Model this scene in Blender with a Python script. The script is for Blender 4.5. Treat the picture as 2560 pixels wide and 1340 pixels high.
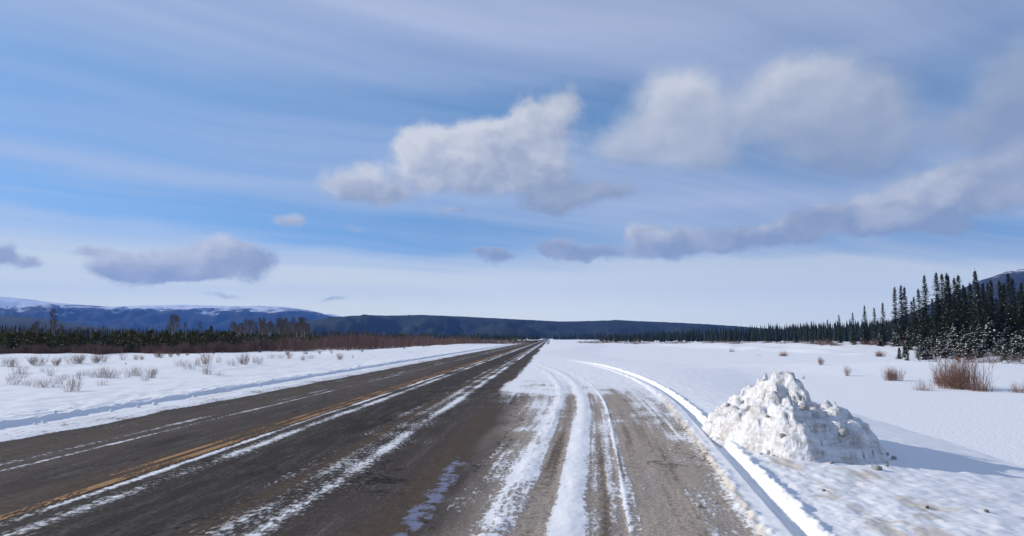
import bpy, math, random
import numpy as np
from mathutils import Vector

for o in list(bpy.data.objects):
    bpy.data.objects.remove(o, do_unlink=True)
random.seed(7)
rng = np.random.default_rng(7)
SC = bpy.context.scene
COL = SC.collection
R = math.radians

# ------------------------------------------------------------------ camera
F, PITCH, CAMH = 1750.0, math.atan(0.1), 1.7          # focal length in px of a 2560 px wide picture
cam_d = bpy.data.cameras.new('camera'); cam = bpy.data.objects.new('camera', cam_d); COL.objects.link(cam)
cam_d.sensor_width = 36.0; cam_d.lens = F / 2560 * 36.0
cam_d.clip_start = 0.1; cam_d.clip_end = 60000
cam.location = (0, 0, CAMH); cam.rotation_euler = (math.pi / 2 + PITCH, 0, 0)
SC.camera = cam

SUN_EL, SUN_AZ = R(21.5), R(-72.0)                    # azimuth clockwise from +Y
SUN_DIR = Vector((math.sin(SUN_AZ) * math.cos(SUN_EL), math.cos(SUN_AZ) * math.cos(SUN_EL), math.sin(SUN_EL)))


def ray(px, py):
    a = (px - 1280) / F; b = (670 - py) / F
    return Vector((a, math.cos(PITCH) - b * math.sin(PITCH), math.sin(PITCH) + b * math.cos(PITCH)))


def azel(px, py):
    d = ray(px, py)
    return math.atan2(d.x, d.y), math.atan2(d.z, math.hypot(d.x, d.y))


# ------------------------------------------------------------------ node helpers
class NT:
    def __init__(s, tree):
        s.t = tree; s.n = tree.nodes; s.l = tree.links

    def node(s, kind, **kw):
        nd = s.n.new(kind)
        for k, v in kw.items():
            setattr(nd, k, v)
        return nd

    def put(s, sock, v):
        if v is None:
            return
        if hasattr(v, 'is_linked') or isinstance(v, bpy.types.NodeSocket):
            s.l.new(v, sock)
        else:
            sock.default_value = v

    def m(s, op, a, b=None, c=None, clamp=False):
        nd = s.node('ShaderNodeMath', operation=op); nd.use_clamp = clamp
        s.put(nd.inputs[0], a); s.put(nd.inputs[1], b); s.put(nd.inputs[2], c)
        return nd.outputs[0]

    def v(s, op, a, b=None, c=None):
        nd = s.node('ShaderNodeVectorMath', operation=op)
        s.put(nd.inputs[0], a); s.put(nd.inputs[1], b); s.put(nd.inputs[2], c)
        return nd.outputs['Value'] if op in ('DOT_PRODUCT', 'LENGTH') else nd.outputs['Vector']

    def mix(s, fac, a, b, blend='MIX'):
        nd = s.node('ShaderNodeMix', data_type='RGBA', blend_type=blend)
        s.put(nd.inputs['Factor'], fac)
        s.put(nd.inputs[6], a if not isinstance(a, tuple) or len(a) == 4 else a + (1,))
        s.put(nd.inputs[7], b if not isinstance(b, tuple) or len(b) == 4 else b + (1,))
        return nd.outputs[2]

    def noise(s, vec, scale, detail=4, rough=0.55, dist=0.0, color=False):
        nd = s.node('ShaderNodeTexNoise'); nd.noise_dimensions = '3D'
        s.put(nd.inputs['Vector'], vec); s.put(nd.inputs['Scale'], scale)
        nd.inputs['Detail'].default_value = detail; nd.inputs['Roughness'].default_value = rough
        nd.inputs['Distortion'].default_value = dist
        return nd.outputs['Color' if color else 0]

    def smooth(s, x, lo, hi):
        nd = s.node('ShaderNodeMapRange', interpolation_type='SMOOTHSTEP')
        s.put(nd.inputs[0], x); nd.inputs[1].default_value = lo; nd.inputs[2].default_value = hi
        return nd.outputs[0]

    def lin(s, x, lo, hi, a=0.0, b=1.0):
        nd = s.node('ShaderNodeMapRange'); s.put(nd.inputs[0], x)
        for i, q in enumerate((lo, hi, a, b)):
            nd.inputs[1 + i].default_value = q
        return nd.outputs[0]

    def ramp(s, x, stops, interp='EASE'):
        nd = s.node('ShaderNodeValToRGB'); s.put(nd.inputs[0], x)
        cr = nd.color_ramp; cr.interpolation = interp
        while len(cr.elements) < len(stops):
            cr.elements.new(0.5)
        for e, (p, c) in zip(cr.elements, stops):
            e.position = p; e.color = c if len(c) == 4 else tuple(c) + (1,)
        return nd.outputs[0]

    def comb(s, x, y, z=0.0):
        nd = s.node('ShaderNodeCombineXYZ')
        s.put(nd.inputs[0], x); s.put(nd.inputs[1], y); s.put(nd.inputs[2], z)
        return nd.outputs[0]


def srgb(r, g, b, k=1.0):
    return tuple(k * ((c / 255 / 12.92) if c < 11 else ((c / 255 + 0.055) / 1.055) ** 2.4) for c in (r, g, b))


# ------------------------------------------------------------------ world: clear sky, cirrus veil, cumulus
SKY_STRENGTH = 0.1
W = bpy.data.worlds.new('World'); SC.world = W; W.use_nodes = True
W.cycles.sampling_method = 'MANUAL'; W.cycles.sample_map_resolution = 512
T = NT(W.node_tree); T.n.clear()
wo = T.node('ShaderNodeOutputWorld'); bg = T.node('ShaderNodeBackground')
bg.inputs['Strength'].default_value = SKY_STRENGTH
T.l.new(bg.outputs[0], wo.inputs[0])
sky = T.node('ShaderNodeTexSky', sky_type='NISHITA')
sky.sun_disc = False; sky.sun_elevation = SUN_EL; sky.sun_rotation = SUN_AZ
sky.altitude = 900; sky.air_density = 1.0; sky.dust_density = 0.0; sky.ozone_density = 1.6
# thin, clean winter air: the deep blue of the upper sky reaches far down, so the lookup is lifted off the horizon
dirn = T.node('ShaderNodeTexCoord').outputs['Generated']
lifted = T.v('NORMALIZE', T.v('ADD', T.v('MULTIPLY', dirn, (1, 1, .9)), (0, 0, .24)))
T.l.new(lifted, sky.inputs['Vector'])
hs = T.node('ShaderNodeHueSaturation'); T.l.new(sky.outputs[0], hs.inputs['Color'])
hs.inputs['Hue'].default_value = 0.492; hs.inputs['Saturation'].default_value = 1.14; hs.inputs['Value'].default_value = 1.58
clear = T.v('MULTIPLY', hs.outputs[0], (1.0, 1.0, 1.04))
K = 1.0 / SKY_STRENGTH
tc = T.node('ShaderNodeTexCoord')
dvec = tc.outputs['Generated']
sp = T.node('ShaderNodeSeparateXYZ'); T.l.new(dvec, sp.inputs[0])
dx, dy, dz = sp.outputs
az0 = T.m('ARCTAN2', dx, dy)
az = T.m('SUBTRACT', T.m('PINGPONG', T.m('ADD', az0, R(45) + R(180)), R(90)), R(45))   # the cloud field repeats round the sky
el = T.m('ARCSINE', dz)
# cirrus: drawn-out streaks on a high layer
den = T.m('ADD', T.m('MAXIMUM', dz, 0.0), 0.10)
cx, cy = T.m('DIVIDE', dx, den), T.m('DIVIDE', dy, den)
sa = R(62)
along = T.m('ADD', T.m('MULTIPLY', cx, math.sin(sa)), T.m('MULTIPLY', cy, math.cos(sa)))
across = T.m('SUBTRACT', T.m('MULTIPLY', cx, math.cos(sa)), T.m('MULTIPLY', cy, math.sin(sa)))
wob = T.noise(T.comb(T.m('MULTIPLY', along, 0.35), T.m('MULTIPLY', across, 0.35)), 1.0, 2)
across_w = T.m('ADD', across, T.m('MULTIPLY', T.m('SUBTRACT', wob, 0.5), 1.2))
st1 = T.noise(T.comb(T.m('MULTIPLY', along, 0.16), T.m('MULTIPLY', across_w, 1.05), 3.1), 1.0, 5, 0.5)
st2 = T.noise(T.comb(T.m('MULTIPLY', along, 0.22), T.m('MULTIPLY', across_w, 3.6), 8.7), 1.0, 7, 0.6)
elt = T.m('ADD', el, T.m('MULTIPLY', T.m('MULTIPLY', az, 0.045), T.smooth(el, R(17), R(11))))
elt = T.m('ADD', elt, T.m('MULTIPLY', T.m('SUBTRACT', T.noise(T.comb(T.m('MULTIPLY', az, 3.0), T.m('MULTIPLY', el, 9.0), 2.2), 1.0, 4), .5), R(3.6)))
cov = T.ramp(T.m('DIVIDE', elt, R(40)), [(p_, (c_,) * 3) for p_, c_ in (
    (0.0, .95), (.11, .92), (.155, .74), (.187, .24), (.22, .08), (.247, .32), (.28, .62), (.32, .48), (.37, .44), (.43, .24), (.47, .28), (.54, .60), (.62, .76), (1.0, .58))])
# right of the road the veil is thicker low down
cov = T.m('ADD', cov, T.m('MULTIPLY', T.smooth(az, R(-6), R(16)), T.m('MULTIPLY', T.smooth(el, R(15), R(8)), 0.30)))
stv = T.m('ADD', T.m('MULTIPLY', T.m('SUBTRACT', st1, 0.5), 1.05), T.m('MULTIPLY', T.m('SUBTRACT', st2, 0.5), 0.85))
veil = T.m('ADD', cov, T.m('MULTIPLY', stv, T.smooth(el, R(1.0), R(8))), clamp=True)
veil_c = T.ramp(T.m('DIVIDE', el, R(40)), [
    (0.0, (.98, 1.0, .82)), (.06, (.94, .98, .84)), (.125, (.76, .83, .80)), (.19, (.55, .66, .80)), (.25, srgb(184, 200, 227)), (.4, srgb(172, 190, 224)), (.65, srgb(178, 191, 220)), (1, srgb(172, 186, 214))], 'LINEAR')
veil_c = T.v('SCALE', veil_c); T.l.new(T.m('MULTIPLY', T.lin(T.smooth(az0, R(-14), R(30)), 0, 1, 1.0, .87), K), veil_c.node.inputs['Scale'])
base_sky = T.mix(veil, clear, veil_c)
# cumulus: lumps placed by direction (azimuth, elevation)
BLOBS = [  # px, py, half width, half height, weight, brightness 0..1
    (880, 455, 72, 46, 1.0, .62), (960, 485, 80, 30, .8, .42), (1065, 365, 62, 48, 1.1, .98), (1130, 405, 110, 62, 1.1, .78),
    (1190, 345, 55, 30, .8, .9), (1285, 335, 80, 60, 1.05, .82), (1360, 290, 60, 50, .9, .72), (1425, 235, 30, 42, .62, .60), (1250, 440, 150, 34, 1.0, .45), (1350, 390, 75, 60, .9, .55),
    (1420, 488, 110, 28, .85, .08), (1370, 520, 55, 18, .8, .0), (1540, 470, 52, 20, .75, .02),
    (1560, 330, 60, 55, .62, .58), (1690, 225, 60, 50, .9, .92), (1690, 310, 75, 70, .95, .85), (1620, 370, 100, 34, .7, .60), (1790, 320, 70, 80, .72, .48), (1790, 410, 60, 22, .5, .35),
    (1970, 215, 85, 55, .9, .72), (2090, 215, 100, 62, .85, .62), (1950, 300, 80, 60, .85, .58), (2130, 320, 130, 70, .95, .32), (2100, 400, 90, 30, .8, .06), (2235, 280, 50, 80, .62, .34),
    (2490, 200, 70, 65, .62, .20), (2550, 300, 100, 80, .9, .10), (2410, 320, 70, 34, .75, .12), (2610, 160, 80, 100, .8, .22),
    (2330, 465, 95, 40, 1.15, .62), (2230, 520, 130, 40, 1.2, .36), (2080, 530, 60, 22, .8, .22), (2470, 440, 110, 45, 1.15, .46), (2150, 575, 85, 20, .8, .04), (2600, 420, 90, 50, 1.1, .40), (2470, 515, 100, 22, .8, .12), (2330, 555, 90, 20, .7, .10),
    (1610, 590, 46, 34, 1.2, .42), (1700, 605, 80, 32, 1.3, .26), (1830, 606, 85, 26, 1.2, .20), (1920, 590, 50, 24, 1.1, .16), (2000, 578, 44, 32, 1.2, .08),
    (1390, 618, 46, 22, 1.2, .12), (1480, 638, 70, 18, 1.25, .18), (1240, 646, 42, 15, 1.25, .06), (1200, 632, 18, 8, .9, .1),
    (290, 665, 66, 26, 1.0, .42), (400, 668, 95, 32, 1.15, .46), (510, 635, 66, 38, 1.15, .66), (575, 612, 42, 30, .9, .62), (640, 645, 46, 34, 1.2, .16), (480, 685, 130, 16, .9, .20),
    (735, 557, 42, 19, .85, .62), (890, 578, 36, 13, .6, .60), (5, 630, 40, 26, 1.2, .16), (78, 655, 34, 15, .85, .2), (225, 625, 60, 13, .75, .40), (2390, 578, 60, 11, .8, .08),
    (830, 745, 55, 8, .7, .2), (560, 742, 46, 9, .7, .35), (1130, 525, 55, 12, .7, .2), (940, 735, 40, 7, .6, .2)]
nvec = T.comb(az, el, 0.0)
warp = T.noise(nvec, 9.0, 5, 0.6, color=True)
wv = T.v('SUBTRACT', warp, (0.5, 0.5, 0.5))
wv = T.v('MULTIPLY', wv, (0.055, 0.045, 0.0))
warp2 = T.noise(nvec, 42.0, 4, 0.6, color=True)
wv2 = T.v('MULTIPLY', T.v('SUBTRACT', warp2, (0.5, 0.5, 0.5)), (0.016, 0.013, 0.0))
pos = T.v('ADD', T.v('ADD', nvec, wv), wv2)
fsum = ssum = soft = None
for (px, py, hw, hh, wgt, br) in BLOBS:
    bank = py < 425 and px > 1500
    a, e = azel(px, py)
    hw *= 1.22 if bank else 1.08; hh *= 1.22 if bank else 1.10
    sx = abs(azel(px + hw, py)[0] - azel(px - hw, py)[0]) / 2
    sy = abs(azel(px, py - hh)[1] - azel(px, py + hh)[1]) / 2
    d = T.v('SUBTRACT', pos, (a, e, 0.0))
    d = T.v('MULTIPLY', d, (1 / sx, 1 / sy, 0.0))
    g = T.m('EXPONENT', T.m('MULTIPLY', T.v('DOT_PRODUCT', d, d), -0.8))
    g = T.m('MULTIPLY', g, wgt)
    light = T.m('ADD', T.v('DOT_PRODUCT', d, (-0.10, 0.22, 0.0)), br)
    c = T.m('MULTIPLY', g, light)
    if bank:
        soft = g if soft is None else T.m('ADD', soft, g)
    fsum = g if fsum is None else T.m('ADD', fsum, g)
    ssum = c if ssum is None else T.m('ADD', ssum, c)
edge_n = T.m('ADD', T.m('MULTIPLY', T.noise(T.v('MULTIPLY', nvec, (1.0, 1.35, 1.0)), 20.0, 8, 0.58), .8), T.m('MULTIPLY', T.noise(nvec, 75.0, 6, 0.62), .2))
fld = T.m('ADD', fsum, T.m('MULTIPLY', T.m('SUBTRACT', edge_n, 0.5), 1.25))
softness = T.m('DIVIDE', soft, T.m('MAXIMUM', fsum, 0.05), clamp=True)
cmask = T.smooth(fld, 0.34, 1.02)
smask_ = T.smooth(T.m('ADD', fsum, T.m('MULTIPLY', T.m('SUBTRACT', edge_n, 0.5), 0.75)), 0.18, 1.25)
cmask = T.m('ADD', T.m('MULTIPLY', cmask, T.m('SUBTRACT', 1.0, softness)), T.m('MULTIPLY', T.m('MULTIPLY', smask_, .88), softness))
shade = T.m('DIVIDE', ssum, T.m('MAXIMUM', fsum, 0.05))
# billows: the side turned to the sun (left and up) is brighter than the side turned away
sunward = T.v('ADD', pos, (-0.014, 0.016, 0.0))
b0 = T.noise(T.v('MULTIPLY', pos, (1.0, 1.3, 0.0)), 17.0, 4, 0.5); b1 = T.noise(T.v('MULTIPLY', sunward, (1.0, 1.3, 0.0)), 17.0, 4, 0.5)
shade = T.m('ADD', shade, T.m('MULTIPLY', T.m('ADD', T.m('MULTIPLY', T.m('SUBTRACT', b0, b1), 1.0), T.m('MULTIPLY', T.m('SUBTRACT', b0, 0.5), 0.5)), T.m('SUBTRACT', 1.0, T.m('MULTIPLY', softness, .55))))
shade = T.m('SUBTRACT', shade, T.m('MULTIPLY', T.smooth(fld, 0.9, 2.0), 0.12))
cum_c = T.ramp(shade, [(0.0, srgb(143, 158, 182)), (.3, srgb(163, 173, 191)), (.6, srgb(188, 194, 206)), (.85, srgb(207, 211, 217)), (1.0, srgb(218, 220, 224))], 'LINEAR')
cum_c = T.v('SCALE', cum_c); cum_c.node.inputs['Scale'].default_value = K
final = T.mix(T.m('MULTIPLY', cmask, 0.90), base_sky, cum_c)
T.l.new(final, bg.inputs['Color'])

# ------------------------------------------------------------------ sun
sl = bpy.data.lights.new('sun', 'SUN'); sun = bpy.data.objects.new('sun', sl); COL.objects.link(sun)
sl.energy = 4.3; sl.angle = R(0.55); sl.color = (1.0, 0.93, 0.83)
sun.rotation_euler = (-SUN_DIR).to_track_quat('-Z', 'Y').to_euler(); sun.location = (-60, 20, 40)

SC.view_settings.view_transform = 'Standard'; SC.view_settings.look = 'None'
SC.view_settings.exposure = 0.0; SC.view_settings.gamma = 1.0; SC.view_settings.use_curve_mapping = False
SC.render.engine = 'CYCLES'
SC.cycles.use_denoising = True
SC.cycles.max_bounces = 6; SC.cycles.diffuse_bounces = 3; SC.cycles.glossy_bounces = 2
SC.cycles.transparent_max_bounces = 8; SC.cycles.volume_bounces = 1


# ------------------------------------------------------------------ object helpers
def link(o, parent=None):
    COL.objects.link(o)
    if parent is not None:
        o.parent = parent
    return o


def mesh_np(name, verts, faces, mats, mat_idx=None, smooth=False):
    """faces: (n,3) or (n,4) array"""
    verts = np.asarray(verts, dtype=np.float32); faces = np.asarray(faces, dtype=np.int32)
    me = bpy.data.meshes.new(name)
    k = faces.shape[1]; n = len(faces)
    me.vertices.add(len(verts)); me.vertices.foreach_set('co', verts.ravel())
    me.loops.add(n * k); me.loops.foreach_set('vertex_index', faces.ravel())
    me.polygons.add(n); me.polygons.foreach_set('loop_start', np.arange(0, n * k, k, dtype=np.int32))
    me.polygons.foreach_set('loop_total', np.full(n, k, dtype=np.int32))
    for mm in mats:
        me.materials.append(mm)
    if mat_idx is not None:
        me.polygons.foreach_set('material_index', np.asarray(mat_idx, dtype=np.int32))
    if smooth:
        me.polygons.foreach_set('use_smooth', np.ones(n, dtype=bool))
    me.update(calc_edges=True)
    return me


def obj(name, me, parent=None, loc=None, rz=0.0, sc=None):
    o = bpy.data.objects.new(name, me); link(o, parent)
    if loc is not None:
        o.location = loc
    o.rotation_euler = (0, 0, rz)
    if sc is not None:
        o.scale = sc if not isinstance(sc, (int, float)) else (sc, sc, sc)
    return o


def tag(o, label=None, cat=None, group=None, kind=None):
    if label: o['label'] = label
    if cat: o['category'] = cat
    if group: o['group'] = group
    if kind: o['kind'] = kind
    return o


def thing(name, label, cat, loc, rz=0.0, group=None, sc=1.0):
    o = obj(name, None, None, loc, rz, sc); o.empty_display_size = 0.3
    return tag(o, label, cat, group)


# ------------------------------------------------------------------ numpy noise
_perm = np.random.default_rng(11).random(65536)


def vnoise(x, y, seed=0):
    xi = np.floor(x).astype(np.int64); yi = np.floor(y).astype(np.int64)
    fx = x - xi; fy = y - yi
    fx = fx * fx * (3 - 2 * fx); fy = fy * fy * (3 - 2 * fy)

    def h(a, b):
        return _perm[((a * 73856093) ^ (b * 19349663) ^ (seed * 83492791)) & 65535]
    return (h(xi, yi) * (1 - fx) + h(xi + 1, yi) * fx) * (1 - fy) + (h(xi, yi + 1) * (1 - fx) + h(xi + 1, yi + 1) * fx) * fy - 0.5


def fbm(x, y, octv=4, seed=0, gain=0.5):
    s = 0.0; a = 1.0
    for i in range(octv):
        s = s + a * vnoise(x * 2 ** i + 17.3 * i, y * 2 ** i - 9.1 * i, seed + i); a *= gain
    return s


def sstep(x, a, b):
    t = np.clip((x - a) / (b - a), 0, 1)
    return t * t * (3 - 2 * t)


def gau(x, c, w):
    return np.exp(-((x - c) / w) ** 2)


# ------------------------------------------------------------------ ground shape (world metres)
TH1, TH2, TH3 = math.atan2((1375 - 1280) / F, 1.005), math.atan2((1485 - 1280) / F, 1.005), math.atan2((1555 - 1280) / F, 1.005)
EDGE_L, EDGE_R, BERM = -8.85, -1.05, -10.2            # road edges and plough bank, metres right of the road's axis through the camera


def uv(x, y, th):
    return x * math.cos(th) - y * math.sin(th), x * math.sin(th) + y * math.cos(th)


def frames(x, y):
    u, v = uv(x, y, TH1); u2, v2 = uv(x, y, TH2); u3, v3 = uv(x, y, TH3)
    bend = 0.0036 * np.clip(v - 15, 0, 60) ** 2          # the wheel tracks swing back onto the road
    return u, v, u2 + bend, v2, u3 + bend, v3


def height(x, y):
    x = np.asarray(x, dtype=np.float64); y = np.asarray(y, dtype=np.float64)
    u, v, u2, v2, u3, v3 = frames(x, y)
    z = np.zeros_like(x)
    # ---- left: packed shoulder, plough bank, snow field, ditch bank
    z += 0.025 * sstep(u, EDGE_L + .05, EDGE_L - .5)
    jag = 0.09 * fbm(v * 1.1, v * 0 + 3.3, 5, 5, .68)
    ub = u + jag + 0.05 * fbm(u * 6, v * 6, 2, 8)
    bh = 0.075 + 0.05 * fbm(v * 3.2, u * 3.2, 5, 21, .68)
    z += bh * sstep(ub, BERM, BERM - .13) * (u < -8)
    z += 0.025 * gau(u, BERM - .40, .28) * (1 + 1.2 * fbm(u * 5, v * 5, 3, 33)) * (u < -9)
    left = sstep(u, -10.6, -12.0)
    z += left * (0.16 * sstep(u, -12, -21) - 0.05)
    z -= 0.50 * sstep(u + 1.6 * fbm(v * .09, v * 0 + 7, 2, 40), -22.5, -26.5)
    z += left * (0.09 * fbm(u * .22, v * .16, 3, 50) + 0.035 * fbm(u * .9, v * .5, 3, 55))
    z += sstep(u, -24, -40) * 0.5 * fbm(u * .05, v * .05, 3, 60)
    # ---- turnout: worn lanes, thin ridge, sand ridge, wheel rut
    tz = sstep(u, EDGE_R - .2, EDGE_R + .5) * sstep(v, 60, 42)
    z += tz * 0.012 * fbm(u2 * 5, v2 * 1.6, 4, 70)
    z += tz * 0.020 * gau(u2, -.25, .16)
    z += tz * 0.016 * gau(u2, -.88, .14) * (1 + fbm(u2 * 8, v2 * 3, 3, 72))
    z += tz * 0.013 * gau(u2, .31, .03) * (1 + .8 * fbm(u2 * 9, v2 * 2.5, 3, 74))
    j3 = 0.09 * fbm(v3 * 3.2, v3 * 0 + 1.7, 3, 77)
    z += tz * 0.030 * gau(u3 + j3, 1.20, .07) * (1 + 1.1 * fbm(u3 * 14, v3 * 9, 3, 78))
    z += tz * 0.035 * sstep(u3, 1.15, 1.3)
    z -= tz * 0.085 * (sstep(u3, 1.41, 1.45) - sstep(u3, 1.57, 1.66))
    tread = 0.5 + 0.5 * np.sin(v3 * 2 * math.pi / 0.085)
    z += tz * 0.022 * gau(u3, 1.565, .022) * tread
    z += tz * 0.010 * gau(u3, 1.50, .03) * (0.5 + 0.5 * np.sin(v3 * 2 * math.pi / 0.06 + 1))
    z += tz * 0.042 * gau(u3 + .05 * fbm(v3 * 5, v3 * 0, 4, 80, .65), 1.69, .062) * (1 + 1.0 * fbm(u3 * 9, v3 * 5, 4, 81, .65))
    rough = sstep(u3, 1.75, 1.95) * sstep(y, 16, 10) * sstep(u3, 9, 4.5)
    z += rough * (0.022 * fbm(u3 * 2.6, v3 * 2.6, 4, 90, .6) + 0.014 * fbm(u3 * 11, v3 * 8, 3, 92))
    # ---- right verge: falls away from the turnout, swells before the trees
    z -= 1.05 * sstep(u3, 2.0, 13.0) * (1 - .62 * sstep(v, 20, 44))
    z += sstep(u3, 4, 10) * (0.10 * fbm(x * .16, y * .16, 3, 100) + 0.025 * fbm(x * .7, y * .6, 3, 104))
    z += 0.52 * np.exp(-(((x - 27) / 12) ** 2 + ((y - 44) / 9) ** 2))
    far_r = sstep(u, 14, 28) * sstep(y, 48, 58)
    z += far_r * (-0.55 + 0.55 * fbm(x * .14, y * .14, 4, 110, .6)) + sstep(u, 22, 40) * sstep(y, 62, 110) * 1.1
    # ---- the detailed patch sinks under the wide plain at its rim
    rim = np.maximum(sstep(np.abs(x), 130, 175), sstep(y, 190, 235))
    rim = np.maximum(rim, sstep(y, -3, -7))
    onroad = (u > EDGE_L - .01) & (u < EDGE_R + .01)
    z = np.where(onroad & (y > 100), z, z * (1 - rim)) - np.where(onroad & (y > 0), 0.0 * rim, 0.45 * rim)
    return z


def hz(x, y):
    return float(height(np.array([x]), np.array([y]))[0])


def gpt(px, py, z=0.0):
    d = ray(px, py); t = (z - CAMH) / d.z
    return d.x * t, d.y * t


def on_ground(px, py):
    x, y = gpt(px, py)
    for _ in range(12):
        x, y = gpt(px, py, hz(x, y))
    return x, y


def at(px, dist):
    d = ray(px, 845); return d.x / d.y * dist, dist


# ------------------------------------------------------------------ ground material
def ground_material():
    m = bpy.data.materials.new('ground_surface'); m.use_nodes = True
    t = NT(m.node_tree); bsdf = t.n['Principled BSDF']
    tcn = t.node('ShaderNodeTexCoord'); geo = tcn.outputs['Object']
    cova = t.node('ShaderNodeAttribute', attribute_name='cover'); sepc = t.node('ShaderNodeSeparateColor')
    t.l.new(cova.outputs['Color'], sepc.inputs[0]); snow, dirt, ice = sepc.outputs
    basea = t.node('ShaderNodeAttribute', attribute_name='base_tone')
    strv = t.v('MULTIPLY', geo, (1.0, 0.42, 1.0))
    n_st = t.noise(strv, 22, 9, 0.68)
    n_iso = t.noise(geo, 9, 9, 0.66)
    n_big = t.noise(geo, 0.7, 4, 0.6)
    nn = t.m('ADD', t.m('MULTIPLY', n_st, 0.6), t.m('MULTIPLY', n_iso, 0.4))
    nn = t.m('ADD', nn, t.m('MULTIPLY', t.m('SUBTRACT', n_big, 0.5), 0.35))
    nn = t.m('ADD', t.m('MULTIPLY', t.m('SUBTRACT', nn, 0.5), 2.3), 0.5)
    q = t.m('ADD', nn, t.m('SUBTRACT', snow, 0.5))
    smask = t.smooth(q, 0.42, 0.72)
    qd = t.m('ADD', t.m('ADD', t.m('MULTIPLY', n_iso, 0.7), t.m('MULTIPLY', n_st, 0.3)), t.m('SUBTRACT', dirt, 0.5))
    dmask = t.smooth(t.m('ADD', t.m('MULTIPLY', t.m('SUBTRACT', qd, .5), 1.6), .5), 0.34, 0.80)
    # bare surface with grit
    vor = t.node('ShaderNodeTexVoronoi'); t.l.new(geo, vor.inputs['Vector']); vor.inputs['Scale'].default_value = 70
    grit = t.m('MULTIPLY', t.smooth(vor.outputs['Distance'], 0.30, 0.05), t.smooth(t.noise(geo, 31, 2), 0.52, 0.66))
    fine = t.noise(geo, 140, 4, 0.7)
    bare = t.mix(t.lin(fine, .3, .7, 0.0, 1.0), t.v('MULTIPLY', basea.outputs['Color'], (.62, .62, .62)), t.v('MULTIPLY', basea.outputs['Color'], (1.4, 1.4, 1.4)))
    mid = t.noise(geo, 34, 5, .7)
    bare = t.mix(t.smooth(mid, .42, .70), bare, t.v('MULTIPLY', basea.outputs['Color'], (2.1, 2.05, 2.0)))
    salt = t.smooth(t.m('ADD', t.m('MULTIPLY', n_st, .5), t.m('MULTIPLY', t.noise(t.v('MULTIPLY', geo, (1, .12, 1)), 6, 5, .6), .5)), .46, .66)
    bare = t.mix(t.m('MULTIPLY', salt, .30), bare, (.27, .243, .222))
    vc = t.node('ShaderNodeTexVoronoi', feature='DISTANCE_TO_EDGE'); t.l.new(t.v('ADD', t.v('MULTIPLY', geo, (.30, .16, 0)), t.v('MULTIPLY', t.noise(geo, 1.3, 5, .65, color=True), (.35, .35, 0))), vc.inputs['Vector']); vc.inputs['Scale'].default_value = 1.0
    bare = t.mix(t.m('MULTIPLY', t.smooth(vc.outputs['Distance'], .006, .0015), .75), bare, (.012, .011, .010))
    bare = t.mix(t.m('MULTIPLY', grit, 0.6), bare, (0.26, 0.24, 0.22))
    bare = t.mix(t.m('MULTIPLY', dmask, 0.85), bare, t.mix(n_iso, (0.050, 0.036, 0.027), (0.15, 0.108, 0.075)))
    snow_c = t.mix(t.m('MULTIPLY', dmask, 0.55), (0.85, 0.855, 0.87), t.mix(t.smooth(dirt, .42, .68), t.mix(n_st, (.34, .32, .30), (.56, .54, .53)), t.mix(n_st, (.38, .27, .15), (.62, .52, .38))))
    col = t.mix(smask, bare, snow_c)
    imask = t.smooth(t.m('ADD', t.noise(t.v('MULTIPLY', geo, (1.0, .7, 1.0)), 5.5, 8, .68), t.m('SUBTRACT', ice, 0.5)), 0.50, 0.64)
    col = t.mix(imask, col, t.mix(t.noise(geo, 12, 5), (0.10, 0.105, 0.16), (0.22, 0.23, 0.32)))
    t.l.new(col, bsdf.inputs['Base Color'])
    rough = t.m('SUBTRACT', t.m('SUBTRACT', 0.88, t.m('MULTIPLY', t.m('SUBTRACT', n_big, 0.4), 0.25)), t.m('MULTIPLY', imask, 0.42))
    t.l.new(rough, bsdf.inputs['Roughness'])
    t.l.new(t.m('ADD', t.m('MULTIPLY', imask, .35), .06), bsdf.inputs['Specular IOR Level'])
    b1 = t.node('ShaderNodeBump'); b1.inputs['Distance'].default_value = 0.016; b1.inputs['Strength'].default_value = 0.5
    hgt = t.m('ADD', t.m('MULTIPLY', smask, 0.5), t.m('ADD', t.m('MULTIPLY', n_iso, 0.7), t.m('MULTIPLY', fine, 0.35)))
    t.l.new(hgt, b1.inputs['Height'])
    b2 = t.node('ShaderNodeBump'); b2.inputs['Distance'].default_value = 0.05; b2.inputs['Strength'].default_value = 0.55
    drift = t.m('ADD', t.noise(t.v('MULTIPLY', geo, (.55, 1.6, 1)), 1.1, 5, .55), t.m('MULTIPLY', t.noise(t.v('MULTIPLY', geo, (.8, 1.9, 1)), 4.5, 4, .6), .35))
    t.l.new(t.m('MULTIPLY', drift, smask), b2.inputs['Height']); t.l.new(b1.outputs[0], b2.inputs['Normal']); t.l.new(b2.outputs[0], bsdf.inputs['Normal'])
    return m


M_GROUND = ground_material()


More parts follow.
